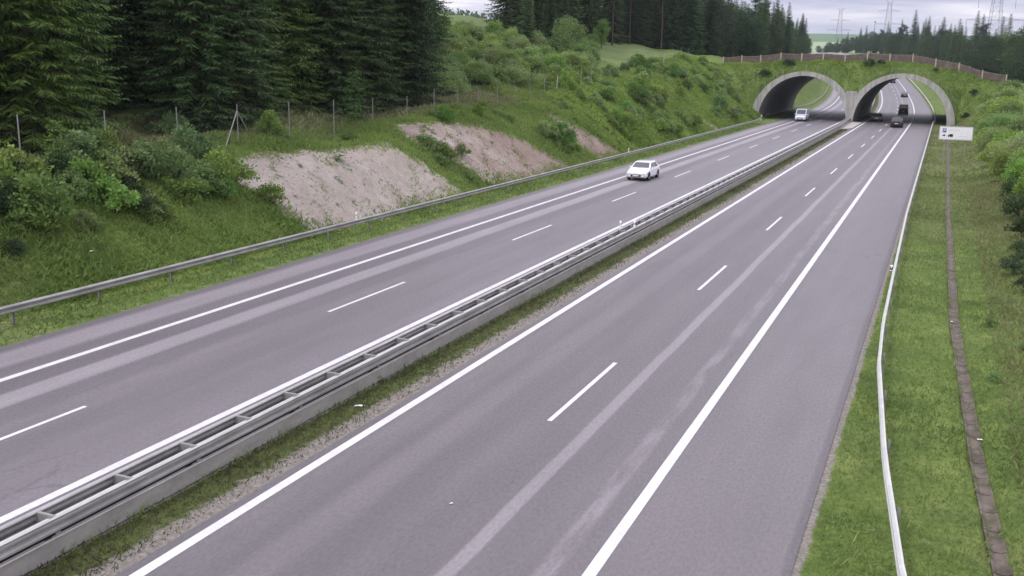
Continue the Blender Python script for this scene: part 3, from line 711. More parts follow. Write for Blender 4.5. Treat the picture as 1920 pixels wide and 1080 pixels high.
def vehicle(name, kind, u, s, toward, paint, lab, cat):
    x, y, _ = pos(u, s); a = head(s); e = elev(s)
    sl = math.atan2(elev(s+2)-elev(s-2), 4)
    r = empty(name, (x, y, e+.005), 0, lab, cat); r.rotation_euler = (sl if not toward else -sl, 0, a+(math.pi if toward else 0))   # local +y is forward
    # length, width, body stations (y, bottom, top, half width scale), cabin: base rear/front, roof rear/front, roof height, belt
    K = dict(
        sedan=(4.65, 1.82, [(-2.32, .42, .86, .86), (-2.22, .26, 1.0, .94), (-1.6, .22, 1.03, 1), (-.9, .2, .98, 1), (.9, .2, .97, 1), (1.5, .22, .90, 1), (2.1, .24, .76, .95), (2.32, .34, .62, .84)], (-1.95, 1.05, -1.25, .25, 1.45, .95), .33, (-1.38, 1.42)),
        hatch=(4.25, 1.80, [(-2.12, .42, .92, .88), (-2.05, .28, 1.0, .95), (-1.5, .22, 1.0, 1), (.9, .2, .98, 1), (1.4, .22, .92, 1), (1.95, .24, .80, .95), (2.12, .34, .66, .86)], (-2.0, 1.15, -1.6, .35, 1.48, .96), .33, (-1.28, 1.32)),
        suv=(4.6, 1.88, [(-2.3, .5, 1.05, .88), (-2.22, .34, 1.12, .96), (-1.5, .28, 1.12, 1), (1.0, .28, 1.12, 1), (1.6, .3, 1.05, 1), (2.15, .32, .95, .95), (2.3, .42, .80, .88)], (-2.2, 1.25, -1.85, .45, 1.70, 1.08), .36, (-1.4, 1.42)),
        van=(5.3, 1.98, [(-2.65, .45, 1.15, .94), (-2.6, .32, 1.25, .98), (-1.5, .28, 1.25, 1), (1.3, .28, 1.25, 1), (1.8, .3, 1.15, .99), (2.45, .32, .98, .94), (2.65, .42, .80, .86)], (-2.58, 1.95, -2.5, 1.0, 2.15, 1.2), .34, (-1.6, 1.75)))
    Lg, W, st, (cr0, cf0, cr1, cf1, zr, zb), wr, wy = K[kind]; hw = W/2
    m = MB(); rows = []
    for (yy, b, t, f) in st:
        w_ = hw*f; rows.append([(-w_*.88, yy, b), (-w_*.99, yy, b+.10), (-w_, yy, (b+t)/2), (-w_*.97, yy, t-.12), (-w_*.86, yy, t-.01), (0, yy, t+.03), (w_*.86, yy, t-.01), (w_*.97, yy, t-.12), (w_, yy, (b+t)/2), (w_*.99, yy, b+.10), (w_*.88, yy, b)])
    for A, B in zip(rows[:-1], rows[1:]):
        for k in range(10): m.face([A[k], A[k+1], B[k+1], B[k]])
        m.face([A[0], B[0], B[10], A[10]])
    m.face(rows[0][::-1]); m.face(rows[-1])
    # cabin frustum in body colour
    wb, wt = hw*.93, hw*(.74 if kind != 'van' else .86)
    Bs = [(-wb, cr0, zb), (wb, cr0, zb), (wb, cf0, zb), (-wb, cf0, zb)]; Tp = [(-wt, cr1, zr-.05), (wt, cr1, zr-.05), (wt, cf1, zr-.06), (-wt, cf1, zr-.06)]
    Tt = [(-wt*.88, cr1+.12, zr), (wt*.88, cr1+.12, zr), (wt*.88, cf1-.2, zr), (-wt*.88, cf1-.2, zr)]
    for k in range(4): m.face([Bs[k], Bs[(k+1) % 4], Tp[(k+1) % 4], Tp[k]]); m.face([Tp[k], Tp[(k+1) % 4], Tt[(k+1) % 4], Tt[k]])
    m.face(Tt)
    m.build('body', paint, r)
    def pane(nm, k, u0, u1, v0, v1):
        a, b, c, d = [Vector(p) for p in (Bs[k], Bs[(k+1) % 4], Tp[(k+1) % 4], Tp[k])]
        n = (b-a).cross(d-a).normalized(); cen = (a+b+c+d)/4
        if n.dot(cen-Vector((0, (cr0+cf0)/2, cen.z))) < 0: n = -n
        Q = [(a.lerp(b, x_)).lerp(d.lerp(c, x_), y_) for x_, y_ in ((u0, v0), (u1, v0), (u1, v1), (u0, v1))]
        mm = MB(); mm.face([q+n*.012 for q in Q])
        for i in range(4): mm.face([Q[i], Q[(i+1) % 4], Q[(i+1) % 4]+n*.012, Q[i]+n*.012])
        mm.build(nm, M['glass'], r, merge=False)
    pane('rear_window', 0, .07, .93, .12 if kind != 'van' else .3, .92); pane('windscreen', 2, .06, .94, .10, .95)
    if kind != 'van':
        for k in (1, 3): pane('side_window', k, .10, .48, .1, .9); pane('side_window', k, .52, .88, .1, .9)
    else: pane('side_window', 1, .74, .92, .05, .8); pane('side_window', 3, .08, .26, .05, .8)
    tyre = rim = None
    for sx_ in (-1, 1):
        for wyy in wy:
            mm = MB(); n = 18; w2 = .11
            prof = [(-w2, wr*.62), (-w2, wr*.93), (-w2*.8, wr), (w2*.8, wr), (w2, wr*.93), (w2, wr*.62)]
            for k in range(n):
                c0, s0_, c1, s1_ = math.cos(2*math.pi*k/n), math.sin(2*math.pi*k/n), math.cos(2*math.pi*(k+1)/n), math.sin(2*math.pi*(k+1)/n)
                for (xa, ra), (xb, rb) in zip(prof[:-1], prof[1:]): mm.face([(xa, ra*c0, ra*s0_), (xb, rb*c0, rb*s0_), (xb, rb*c1, rb*s1_), (xa, ra*c1, ra*s1_)])
            w_ = mm.build('wheel', M['tyre'], r); w_.location = (sx_*(hw-.095), wyy, wr)
            mm = MB()
            for k in range(10):
                c0, s0_, c1, s1_ = [f(2*math.pi*(k+d)/10)*wr*.62 for d in (0, 1) for f in (math.cos, math.sin)]
                mm.face([(sx_*.075, 0, 0), (sx_*.095, c0, s0_), (sx_*.095, c1, s1_)])
            mm.build('rim', M['rim'], w_)
            mm = MB(); q = [(sx_*(hw+.003), wyy+(wr+.06)*math.cos(math.pi*k/12), wr+(wr+.06)*math.sin(math.pi*k/12)) for k in range(13)]
            mm.face(q); mm.face([(p[0]-sx_*.02, p[1], p[2]) for p in q][::-1]); mm.build('wheel_arch', M['black'], r, merge=False)
    fy, ry = st[-1][0], st[0][0]; tz = st[-1][2]
    for sx_ in (-1, 1):
        mm = MB(); mm.box((sx_*hw*.68, fy-.06, tz-.04), (.36, .16, .13)); mm.build('headlight', M['lamp'], r)
        mm = MB(); mm.box((sx_*hw*.76, ry+.03, st[0][2]-.08), (.26, .12, .16 if kind != 'van' else .4)); mm.build('tail_light', M['tail'], r)
        mm = MB(); mm.box((sx_*(hw+.07), cf0-.42, zb+.06), (.17, .10, .12)); mm.build('door_mirror', paint, r)
    mm = MB(); mm.box((0, fy+.005, st[-1][1]+.10), (hw*.95, .03, .16)); mm.box((0, fy+.008, tz-.10), (hw*.55, .02, .05)); mm.build('grille', M['black'], r)
    mm = MB(); mm.box((0, fy+.03, st[-1][1]+.11), (.50, .012, .11)); mm.build('number_plate', M['plate'], r)
    mm = MB(); mm.box((0, ry-.012, st[0][1]+.2), (.50, .012, .11)); mm.build('number_plate', M['plate'], r)
    mm = MB(); mm.box((0, ry+.02, st[0][1]+.03), (hw*1.3, .06, .14)); mm.box((0, 0, .24), (hw*1.7, Lg*.86, .10)); mm.build('underbody', M['black'], r)
    return r
pw = car_paint('white_car_paint', (.80, .80, .82)); pb = car_paint('black_car_paint', (.012, .012, .014)); pg = car_paint('dark_grey_car_paint', (.045, .05, .055)); pr_ = car_paint('dark_red_car_paint', (.10, .02, .02)); ps_ = car_paint('silver_car_paint', (.5, .52, .56))
vehicle('white_car', 'sedan', -22.95, 83.2, True, pw, 'white sedan coming towards the camera in the left carriageway', 'car')
vehicle('white_van', 'van', -23.6, 191.2, True, car_paint('pale_van_paint', (.66, .70, .74)), 'white van driving out of the left arch', 'van')
vehicle('dark_hatchback', 'hatch', -11.2, 201.0, False, pg, 'dark grey hatchback leaving under the left side of the right arch', 'car')
vehicle('black_car', 'suv', -7.0, 182.4, False, pb, 'black off-road car just in front of the right arch, nearest of the dark cars', 'car')
vehicle('black_van', 'van', -7.5, 237.5, False, pb, 'black van at the far mouth of the right arch', 'van')
vehicle('dark_car', 'sedan', -6.7, 324, False, pg, 'dark car on the road beyond the right arch, middle of the distance', 'car')
vehicle('black_car', 'hatch', -7.8, 392, False, pb, 'tiny dark car at the top of the road seen under the right arch crown', 'car')
vehicle('dark_red_car', 'hatch', -22.6, 330, True, pr_, 'small reddish car approaching on the bend seen inside the left arch', 'car')

# ------------------------------------------------------------------ pylons
M['pylon'] = simple('pylon_steel', (.20, .21, .25), .7, .3)
def pylon(x, y, z0, ztop, arms, wbase, wtop, lab, rz=0, ins=True, bar=.12):
    r = empty('electricity_pylon', (x, y, z0), rz, lab, 'pylon'); H = ztop-z0
    def hw_(z): return wbase/2+(wtop/2-wbase/2)*min(1, z/(H*.93))
    m = MB(); n = 11; zz = [H*.97*(1-(1-k/n)**1.15) for k in range(n+1)]
    for k in range(n):
        a, b = hw_(zz[k]), hw_(zz[k+1])
        ca = [(-a, -a), (a, -a), (a, a), (-a, a)]; cb = [(-b, -b), (b, -b), (b, b), (-b, b)]
        for i in range(4):
            j = (i+1) % 4; m.bar((*ca[i], zz[k]), (*cb[i], zz[k+1]), bar)
            m.bar((*ca[i], zz[k]), (*cb[j], zz[k+1]), bar*.5); m.bar((*ca[j], zz[k]), (*cb[i], zz[k+1]), bar*.5); m.bar((*cb[i], zz[k+1]), (*cb[j], zz[k+1]), bar*.5)
    m.build('lattice_mast', M['pylon'], r, merge=False)
    for z, wd in arms:
        z -= z0; m = MB(); h = hw_(z)
        for sg in (-1, 1):
            for yy in (-h, h):
                m.bar((sg*h, yy, z+1.1), (sg*wd/2, 0, z+.1), bar*.7); m.bar((sg*h, yy, z), (sg*wd/2, 0, z), bar*.7)
            for k in range(1, 5):
                q = k/5; m.bar((sg*(h+(wd/2-h)*q), -h*(1-q), z), (sg*(h+(wd/2-h)*q), h*(1-q), z+1.1-q), bar*.45)
        m.bar((-h, 0, z), (h, 0, z), bar*.7)
        m.build('cross_arm', M['pylon'], r, merge=False)
        if ins:
            for q in ((-1, 1) if wd < 18 else (-1, -.55, .55, 1)):
                m = MB(); x_ = q*wd/2*.99
                m.bar((x_, 0, z), (x_, 0, z-4.0), .05)
                for k in range(8): m.bar((x_, 0, z-.8-k*.38), (x_, 0, z-.95-k*.38), .15, n=6)
                m.build('insulator', M['pylon'], r, merge=False)
pylon(17.3, 520, T(17.3, 520)-1, 54, [(41.2, 16), (32.2, 25), (50, 8)], 6.5, 2.6, 'largest lattice pylon rising over the trees at the right edge', .25, True, .085)
pylon(-54.5, 1000, 22, 69.5, [(61, 20), (49.5, 24), (68.8, 6)], 8, 3.2, 'middle lattice pylon standing beyond the green bridge', .2, False, .10)
pylon(-106, 1100, 25, 68.5, [(57, 20), (47.5, 25), (67.8, 7)], 8, 2.4, 'leftmost and smallest lattice pylon over the distant fields', .2, False, .10)
m = MB(); m.bar((0, 0, 0), (0, 0, 29), .35, n=6, r2=.15); m.box((0, 0, 29), (.9, .9, 1.2)); m.box((0, 0, 24), (1.6, .2, .3))
o = m.build('slim_mast', M['pylon']); o.location = (-52.5, 800, 14); tag(o, 'slim plain mast between the two smaller pylons', 'mast')

# ------------------------------------------------------------------ plant prototypes
def dome_leaves(n, rad, hgt, ll, lw, nc=14, low=.12, seed=0):
    g = np.random.default_rng(seed)
    th = g.uniform(0, 2*np.pi, nc); ph = np.arccos(g.uniform(low, 1, nc)); rr = g.uniform(.45, .82, nc)
    cc = np.stack([rr*np.sin(ph)*np.cos(th)*rad, rr*np.sin(ph)*np.sin(th)*rad, (.12+rr*np.cos(ph))*hgt], 1)
    cr_ = g.uniform(.28, .5, nc)*rad
    k = g.integers(0, nc, n); d = unit(g.normal(size=(n, 3))); d[:, 2] = np.abs(d[:, 2])*.9-.25*(g.random(n) < .5)
    rr2 = g.random(n)**.35
    C = cc[k]+d*(cr_[k]*rr2)[:, None]*np.array([1, 1, min(1.1, hgt/rad*.9)]); C[:, 2] = np.abs(C[:, 2])+.03
    A = unit(d+g.normal(size=(n, 3))*.7+np.array([0, 0, .25])); tone = np.clip(.15+.55*g.random(n)+.35*(k % 5)/5, 0, 1)
    s_ = g.uniform(.65, 1.3, n); return leaves(C, A, ll*s_, lw*s_), tone, cc
def shrub_proto(name, n, rad, hgt, ll, lw, mt, seed, nc=14):
    Q, tone, cc = dome_leaves(n, rad, hgt, ll, lw, nc, seed=seed)
    r = empty(name); f = link('foliage', quads_mesh('foliage', Q, tone), M[mt], r)
    m = MB()
    for c in cc[:9]: m.bar((0, 0, -.25), tuple(c*.8), .03*rad, n=4, r2=.008*rad)
    m.build('stems', M['twig'], r, merge=False); return r
def spruce_proto(H, RR, seed, dens=1.0, low=.8, col='spruce'):
    g = np.random.default_rng(seed); C = []; A = []; Ls = []; Ws = []; N = []; tn = []
    z = low
    m = MB(); m.bar((0, 0, -.6), (0, 0, H*.5), .27*H/24, n=7, r2=.15*H/24); m.bar((0, 0, H*.5), (0, 0, H*.985), .15*H/24, n=6, r2=.02)
    while z < H*.985:
        f = z/H; r0 = RR*(1-f)**.80*(1-.25*math.exp(-z/1.5)); nb = int((6+6*(1-f))*dens)+2; off = g.uniform(0, 6.28)
        for b in range(nb):
            a = off+2*math.pi*b/nb+g.normal()*.22; ln = r0*g.uniform(.62, 1.16)+.22; dr = -.42*(1-f)-.02+g.normal()*.07
            zb_ = z+g.normal()*.14; ca, sa = math.cos(a), math.sin(a); np_ = max(2, int(ln/.19)); tb = g.uniform(-.2, .2)
            if b % 3 == 0 and ln > 1.2: m.bar((0, 0, zb_), (ca*ln*.85, sa*ln*.85, zb_+dr*ln*.6), .03, n=3, r2=.01)
            for k in range(1, np_+1):
                t_ = k/np_; rr = ln*t_; zz = zb_+dr*ln*t_*.9+.22*ln*t_**3*.5
                P = (ca*rr, sa*rr, zz); sp_ = .18+.48*math.sin(math.pi*min(1, t_*.82+.12))*min(1, ln/2.4)
                for sg in (-1, 1):
                    d = (ca*.55-sg*sa*.85, sa*.55+sg*ca*.85, -.38+g.normal()*.16); q = sp_*g.uniform(.7, 1.35)
                    C.append((P[0]+d[0]*q*.5, P[1]+d[1]*q*.5, P[2]+d[2]*q*.5)); A.append(d); Ls.append(q*.95); Ws.append(.06+.11*q)
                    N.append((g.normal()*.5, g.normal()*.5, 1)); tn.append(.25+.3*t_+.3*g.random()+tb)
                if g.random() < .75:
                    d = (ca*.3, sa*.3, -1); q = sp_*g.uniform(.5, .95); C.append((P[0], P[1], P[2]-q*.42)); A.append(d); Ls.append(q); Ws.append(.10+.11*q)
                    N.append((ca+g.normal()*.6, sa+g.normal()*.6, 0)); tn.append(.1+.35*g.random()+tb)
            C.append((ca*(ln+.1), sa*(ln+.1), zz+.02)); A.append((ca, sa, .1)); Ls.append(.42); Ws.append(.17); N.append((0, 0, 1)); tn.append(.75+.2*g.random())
        z += .36+.24*(1-f)*g.uniform(.8, 1.2)
    Q = leaves(np.array(C), np.array(A), np.array(Ls), np.array(Ws), unit(np.array(N)))
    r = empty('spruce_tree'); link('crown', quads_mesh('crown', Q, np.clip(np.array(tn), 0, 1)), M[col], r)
    m.build('trunk', M['bark'], r, merge=False); return r
def pine_proto(H, seed):
    g = np.random.default_rng(seed); r = empty('pine_tree'); m = MB(); pts = [(0, 0, -.5)]; 
    for k in range(1, 8): pts.append((pts[-1][0]+g.normal()*.12, pts[-1][1]+g.normal()*.12, H*k/7.3))
    for i, (a, b) in enumerate(zip(pts[:-1], pts[1:])): m.bar(a, b, .21-.025*i, n=7, r2=.21-.025*(i+1))
    Q = []; T_ = []
    for k in range(26):
        z = H*(.50+.48*(k/26)**.8); a = g.uniform(0, 6.28); ln = (2.7*(1-(z/H-.5)*1.35)+.4)*g.uniform(.5, 1.1); e = (math.cos(a)*ln, math.sin(a)*ln, z+ln*.22+g.normal()*.2)
        m.bar((0, 0, z), e, .055, n=4, r2=.015)
        n = 210; c = np.array(e)*np.array([1, 1, 1]); sp_ = np.array([.95, .95, .42])
        q = c+g.normal(size=(n, 3))*sp_*.62; q[: n//3] = c*g.uniform(.4, 1, (n//3, 1))*[1, 1, 0]+np.array([0, 0, 1])*(z+.2)+g.normal(size=(n//3, 3))*.35
        Q.append(leaves(q, unit(g.normal(size=(n, 3))+[0, 0, .5]), g.uniform(.25, .5, n), g.uniform(.08, .16, n))); T_.append(g.random(n))
    link('crown', quads_mesh('crown', np.concatenate(Q), np.concatenate(T_)), M['pine'], r); m.build('trunk', M['pine_bark'], r, merge=False); return r
def broad_proto(H, rad, seed, mt='broad', n=9000):
    g = np.random.default_rng(seed); r = empty('broadleaf_tree'); m = MB(); m.bar((0, 0, -.4), (.1, .05, H*.35), .16, n=7, r2=.12)
    Q = []; T_ = []; nc = 26
    for k in range(nc):
        f = k/nc; z = H*(.22+.70*f); rr = rad*math.sin(math.pi*(.18+.74*f))*g.uniform(.35, .95); a = k*2.4+g.normal()*.3; c = np.array([math.cos(a)*rr, math.sin(a)*rr, z])
        m.bar((.1, .05, H*.25+.3*H*f), tuple(c), .06, n=4, r2=.012)
        q = n//nc; R_ = rad*g.uniform(.26, .44); d = unit(g.normal(size=(q, 3))); P = c+d*(g.random(q)**.4*R_)[:, None]*np.array([1, 1, .8])
        Q.append(leaves(P, unit(d+g.normal(size=(q, 3))*.8), g.uniform(.12, .26, q), g.uniform(.08, .17, q))); T_.append(np.clip(.2+.5*g.random(q)+.3*(k % 4)/4, 0, 1))
    link('crown', quads_mesh('crown', np.concatenate(Q), np.concatenate(T_)), M[mt], r); m.build('trunk', M['twig'], r, merge=False); return r
PROTO_USED = set()
def place(proto, loc, sc_, rz, label, cat, group=None, name=None, sz=None, tilt=0):
    if proto.name not in PROTO_USED: PROTO_USED.add(proto.name); o = proto
    else: o = copy_tree(proto)
    o.location = loc; o.rotation_euler = (tilt*math.cos(rz*3), tilt*math.sin(rz*3), rz); o.scale = (sc_, sc_, sz if sz else sc_)
    for k in ('label', 'category', 'group'):
        if k in o: del o[k]
    tag(o, label, cat, group)
    if name: o.name = name
    return o
spr = [spruce_proto(24, 4.1, 11), spruce_proto(25, 3.6, 12), spruce_proto(22, 4.4, 13), spruce_proto(23, 3.3, 14, .9)]
lar = [spruce_proto(21, 3.9, 15, 1.0, .5, 'larch'), spruce_proto(18, 3.6, 16, 1.0, .4, 'larch')]
thin = [spruce_proto(20, 3.0, 21, .75, 3.5), spruce_proto(21, 2.7, 22, .7, 5)]
pines = [pine_proto(21, 31), pine_proto(22, 32)]
brd = [broad_proto(9, 3.4, 41), broad_proto(10, 3.0, 42), broad_proto(7.5, 3.2, 43, 'bushleaf')]
dn = [broad_proto(8.5, 3.4, 44, 'darkbush'), broad_proto(9.5, 3.6, 45, 'darkbush')]
shb = [shrub_proto('shrub', 1900, 1.25, 1.55, .17, .10, 'bushleaf', 51), shrub_proto('shrub', 1700, 1.15, 1.9, .16, .09, 'bushleaf', 52, 12), shrub_proto('shrub', 1500, 1.4, 1.2, .15, .10, 'broad', 53, 16), shrub_proto('shrub', 2300, 1.5, 1.9, .18, .11, 'broad', 54, 18)]
bigs = [shrub_proto('large_shrub', 5200, 2.4, 2.9, .21, .13, 'bushleaf', 61, 30), shrub_proto('large_shrub', 5200, 2.2, 3.4, .20, .12, 'bushleaf', 62, 26)]
drk = [shrub_proto('dark_shrub', 1900, 1.2, 1.1, .14, .07, 'darkbush', 71), shrub_proto('dark_shrub', 2200, 1.4, 1.5, .14, .07, 'darkbush', 72)]
sap = spruce_proto(3.4, 1.0, 81, 1.0, .25, 'broad'); sap.name = 'spruce_sapling'
U = random.uniform

def where(u, s):
    'plain words for a place on the left slope'
    h = T_us(u, s)-elev(s)
    lvl = 'low' if h < 1.5 else ('half way up' if h < 3.0 else 'high')
    if s < 46: z_ = interp(s, [20, 46], [0, 4.99]); m_ = ['near the left picture edge', 'below the leftmost fence post', 'below the second fence post', 'below the third fence post', 'below the braced fence post'][int(z_)]
    elif s < 66: m_ = 'beside the nearest bare patch'
    elif s < 90: m_ = 'beside the second bare patch'
    elif s < 108: m_ = 'beside the third bare patch'
    elif s < 125: m_ = 'past the third bare patch'
    elif s < 142: m_ = 'just before the concrete chute'
    elif s < 158: m_ = 'by the concrete chute'
    elif s < 174: m_ = 'between concrete chute and left arch'
    else: m_ = 'right beside the left arch'
    return lvl+' on the slope '+m_
def looks(pr, k):
    c = {'bushleaf': 'bright green', 'broad': 'mid green', 'darkbush': 'dark green'}.get(pr.children[0].data.materials[0].name.replace('shrub_foliage', 'bushleaf').replace('broadleaf_foliage', 'broad').replace('dark_bushleaf', 'darkbush'), 'green')
    return ('small ' if k < .5 else ('large ' if k > .95 else ''))+c
# ------------------------------------------------------------------ forests, tree by tree
def jit(v, d): return v+U(-d, d)
n_dense = 0
FRONT = []
for ri, u0 in enumerate((-44.5, -48.5, -53, -58.5, -66)):
    s = 30+ri*4.5
    while s < min(2.02*-u0-5, 150):
        u = jit(u0, 1.0); ss = jit(s, 1.1)
        if not (u0 > -50 and 47 < ss < 52.5):
            front = ri == 0
            pr = spr[random.randrange(4)] if ri < 3 else (spr+thin)[random.randrange(6)]
            if front and (39 < ss < 44 or 59 < ss < 66 or 76 < ss < 80): pr = random.choice(lar)
            tr_ = place(pr, on_ground(u, ss, -.2), U(.85, 1.12), U(0, 6.28), 'dark tall spruce in the front row of the dense forest behind the game fence' if front else ('dark tall spruce in the %s row of the dense forest, %s' % (['front', 'second', 'third', 'fourth', 'rear'][ri], 'left part' if u/ss < -1.05 else ('middle part' if u/ss < -.75 else 'right part'))),
                  'tree', 'front row spruces behind the game fence' if front else 'spruces of the dense forest at upper left', 'spruce_tree', tilt=.02)
            if front: FRONT.append(tr_)
        s += U(3.6, 5.0)+ri*.35
for i, tr_ in enumerate(FRONT):
    tr_['label'] = '%s spruce from the left in the front row behind the game fence' % ['first', 'second', 'third', 'fourth', 'fifth', 'sixth', 'seventh', 'eighth', 'ninth', 'tenth', 'eleventh', 'twelfth', 'thirteenth', 'fourteenth', 'fifteenth'][i]
for ri, u0 in enumerate((-62, -67, -74, -83)):
    s = max(150, -u0*2.32)+ri*2
    while s < 262:
        u = jit(u0, 2); ss = jit(s, 1.6)
        if True:
            pr = random.choice(pines+thin+spr) if ri < 2 else random.choice(spr+pines)
            sc_ = interp(ss, [150, 215, 260], [1.08, .95, .78])*U(.88, 1.1)
            place(pr, on_ground(u, ss, -.2), sc_, U(0, 6.28), ('tall dark tree at the forest edge, '+('behind the clearing' if ss < 170 else ('directly above the meadow' if ss < 205 else 'right of the meadow'))) if ri < 2 else 'tall dark tree inside the forest above the meadow', 'tree',
                  'edge trees of the forest above the meadow' if ri < 2 else 'trees inside the forest above the meadow', 'pine_tree' if pr in pines else 'spruce_tree', tilt=.02)
        s += U(4.5, 6.5)+ri*.6
for ri, u0 in enumerate((-41, -46, -52, -58)):
    s = 208+ri*3 if ri > 1 else (222 if ri else 262)
    while s < 620:
        uu = u0-4*sst((300-s)/60)
        if s > 420 and ri == 3: break
        sc_ = interp(s, [208, 250, 320, 450, 620], [.95, .82, .68, .66, .66])*U(.85, 1.12)
        pr = random.choice(spr+dn+dn if ri == 0 else spr+dn+dn+pines[:1]); place(pr, on_ground(jit(uu, 1.6), jit(s, 2), -.3), sc_*(1.75 if pr in dn else 1), U(0, 6.28), ('dark tree left of the road beyond the bridge, '+(['outer', 'second', 'third', 'rear'][ri]+' row, '+('beside the bridge' if s < 250 else ('just past the bridge' if s < 300 else ('mid distance' if s < 380 else 'far end'))))), 'tree', 'trees left of the motorway beyond the bridge')
        s += U(4.6, 6.6)*(1+1.2*sst((s-300)/200))
for ri, u0 in enumerate((12, 18, 27)):
    s = 320+ri*5
    while s < 860:
        sc_ = interp(s, [320, 380, 500, 650, 860], [.42, .74, .86, .70, .44])*U(.8, 1.15)
        pr = random.choice(spr+dn+dn+dn+pines[:1])
        place(pr, on_ground(jit(u0, 1.8), jit(s, 2.5), -.3), sc_*(1.7 if pr in brd+dn else 1)*(.8+.35*abs(math.sin(s*.045))), U(0, 6.28), ('dark tree right of the road beyond the bridge, '+(['front', 'second', 'rear'][ri]+' row, '+('before the largest pylon' if s < 430 else ('middle of the wood' if s < 620 else 'far end')))), 'tree', 'trees right of the motorway beyond the bridge')
        s += U(7, 10)*(1+.5*sst((s-450)/300))
for k in range(22):
    s = 246+k*4.2; u = 11+U(0, 4)+(k % 3)*5-3*sst((s-280)/40)
    place(random.choice(brd[:2]+dn+dn), on_ground(u+5, s, -.2), U(1.2, 1.75), U(0, 6.28), '%s broadleaf tree behind the right end of the screen fence, %s' % (['nearest', 'near', 'farther', 'farthest'][min(3, k//6)], ['left side', 'middle', 'right side'][k % 3]), 'tree', 'broadleaf trees behind the right end of the screen fence', 'broadleaf_tree')

# single trees one can point to
place(sap, on_ground(-39.5, 64.0), 1.15, .3, 'small pale spruce sapling standing at the game fence in front of the dark forest', 'tree')
place(sap, on_ground(-34.6, 54.2), .42, 1.3, 'tiny dark spruce sapling growing on the largest bare patch', 'tree')
place(sap, on_ground(-36.5, 33.9), .75, 2.3, 'young pale conifer near the left edge, in front of the fence', 'tree')
place(brd[0], on_ground(-51.0, 141.0), .75, 1.0, 'small round tree standing alone left of the dark clump above the clearing', 'tree', name='broadleaf_tree')
for i, (u, s, sc_, lab) in enumerate([(-57, 140, 1.15, 'dark bushy tree at the left of the clump before the forest edge'), (-56.5, 148, 1.35, 'tallest dark bushy tree in the clump before the forest edge'), (-57.5, 157, 1.2, 'dark bushy tree at the right of the clump before the forest edge')]):
    o = place(spr[i], on_ground(u, s), .42*sc_, i, lab, 'tree', name='spruce_tree', sz=.40*sc_)
place(brd[1], on_ground(-57, 175), .55, 2.0, 'light green round tree where the forest edge meets the meadow', 'tree', name='broadleaf_tree')
place(bigs[1], Vector((-22.6, 199.0, berm_z(-22.6, 199))), .62, 0, 'small dark green tree growing through the screen fence on the green bridge', 'tree', name='broadleaf_tree')
for (x, y, sc_, lab) in [(-27.5, 197.2, 1.0, 'dark flat shrub over the left shoulder of the left arch'), (-31.5, 196.5, 1.0, 'dark shrub left of the left arch rim'), (-13.2, 197.8, 1.0, 'dark flat shrub above the gap between the two arches'), (-11.4, 198.2, .7, 'smaller dark shrub above the left part of the right arch'),
                         (4.6, 196.6, .8, 'dark round shrub on the slope right of the right arch'), (3.6, 192.5, .9, 'dark shrub at the right foot of the right arch'), (-2.0, 197.6, .6, 'low shrub above the right shoulder of the right arch')]:
    z = max(berm_z(x, y), T(x, y)); place(random.choice(drk), Vector((x, y, z-.1)), sc_, U(0, 6), lab, 'shrub', name='dark_shrub')

# ------------------------------------------------------------------ shrubs
def clear(u, s, mrg=.25): return soil_at(u, s) < mrg
uniq = [
 (0, -33.6, 63.9+6.0, .62, 'low bright shrub on the green strip between the two largest bare patches'), (3, -33.4, 66.5, .75, 'dark green shrub low on the strip between the two largest bare patches'),
 (2, -34.6, 66.0, .7, 'spreading shrub at the top of the strip between the two largest bare patches'), (0, -33.8, 88.2, 1.05, 'bright green bush on the strip between the second and third bare patches'),
 (3, -33.0, 90.3, 1.15, 'widest bright bush beside the third bare patch'), (1, -36.8, 80.0, .8, 'bushy young tree at the top edge of the second bare patch'), (3, -36.9, 73.5, .7, 'dark shrub overhanging the upper rim of the second bare patch'),
 (2, -33.0, 44.4, .8, 'dark rounded shrub at the lower left corner of the largest bare patch'), (3, -34.2, 42.6, 1.0, 'dense shrub hanging over the left side of the largest bare patch'), (1, -39.0, 53.0, 1.0, 'bushy shrub right of the braced fence post'),
 (0, -36.6, 31.6, 1.2, 'light green shrub below the leftmost fence post'), (2, -44.5, 50.2, 1.3, 'dark green shrub in the grassy gap at the forest edge'), (3, -33.0, 111.0, 1.2, 'broad bright shrub just right of the third bare patch'),
 (1, -33.6, 115.5, 1.25, 'tall bright shrub on the slope above the white sedan'), (0, -35.5, 128.0, 1.2, 'rounded shrub midway between the third bare patch and the left arch')]
for k, u, s, sc_, lab in uniq: place(shb[k], on_ground(u, s, -.1), sc_, U(0, 6.28), lab, 'shrub', name='shrub')
place(drk[1], on_ground(-35.6, 134.5, -.1), 1.1, 1, 'single dark brownish shrub on the slope above the concrete chute', 'shrub', name='dark_shrub')
n = 0
while n < 116:                      # the tangle on the near left slope
    s = U(19, 46); u = U(-36.8, -32.3)
    if s > 42 and u > -36.2: continue
    if u > -33.4 and random.random() < .5: continue
    pr = random.choice(shb+drk[:1]) if random.random() < .9 else drk[1]
    k_ = U(.5, 1.15); place(pr, on_ground(u, s, -.2), k_, U(0, 6.28), looks(pr, k_)+' shrub '+where(u, s), 'shrub', 'shrubs of the near left slope', 'shrub'); n += 1
n = 0
while n < 34:
    s = U(46, 112); u = U(-38.5, -31.9)
    if not clear(u, s, .12): continue
    pr = random.choice(shb[:3]); k_ = U(.28, .6); place(pr, on_ground(u, s, -.15), k_, U(0, 6.28), 'low '+looks(pr, k_)+' shrub '+where(u, s), 'shrub', 'low shrubs among the bare patches', 'shrub'); n += 1
n = 0
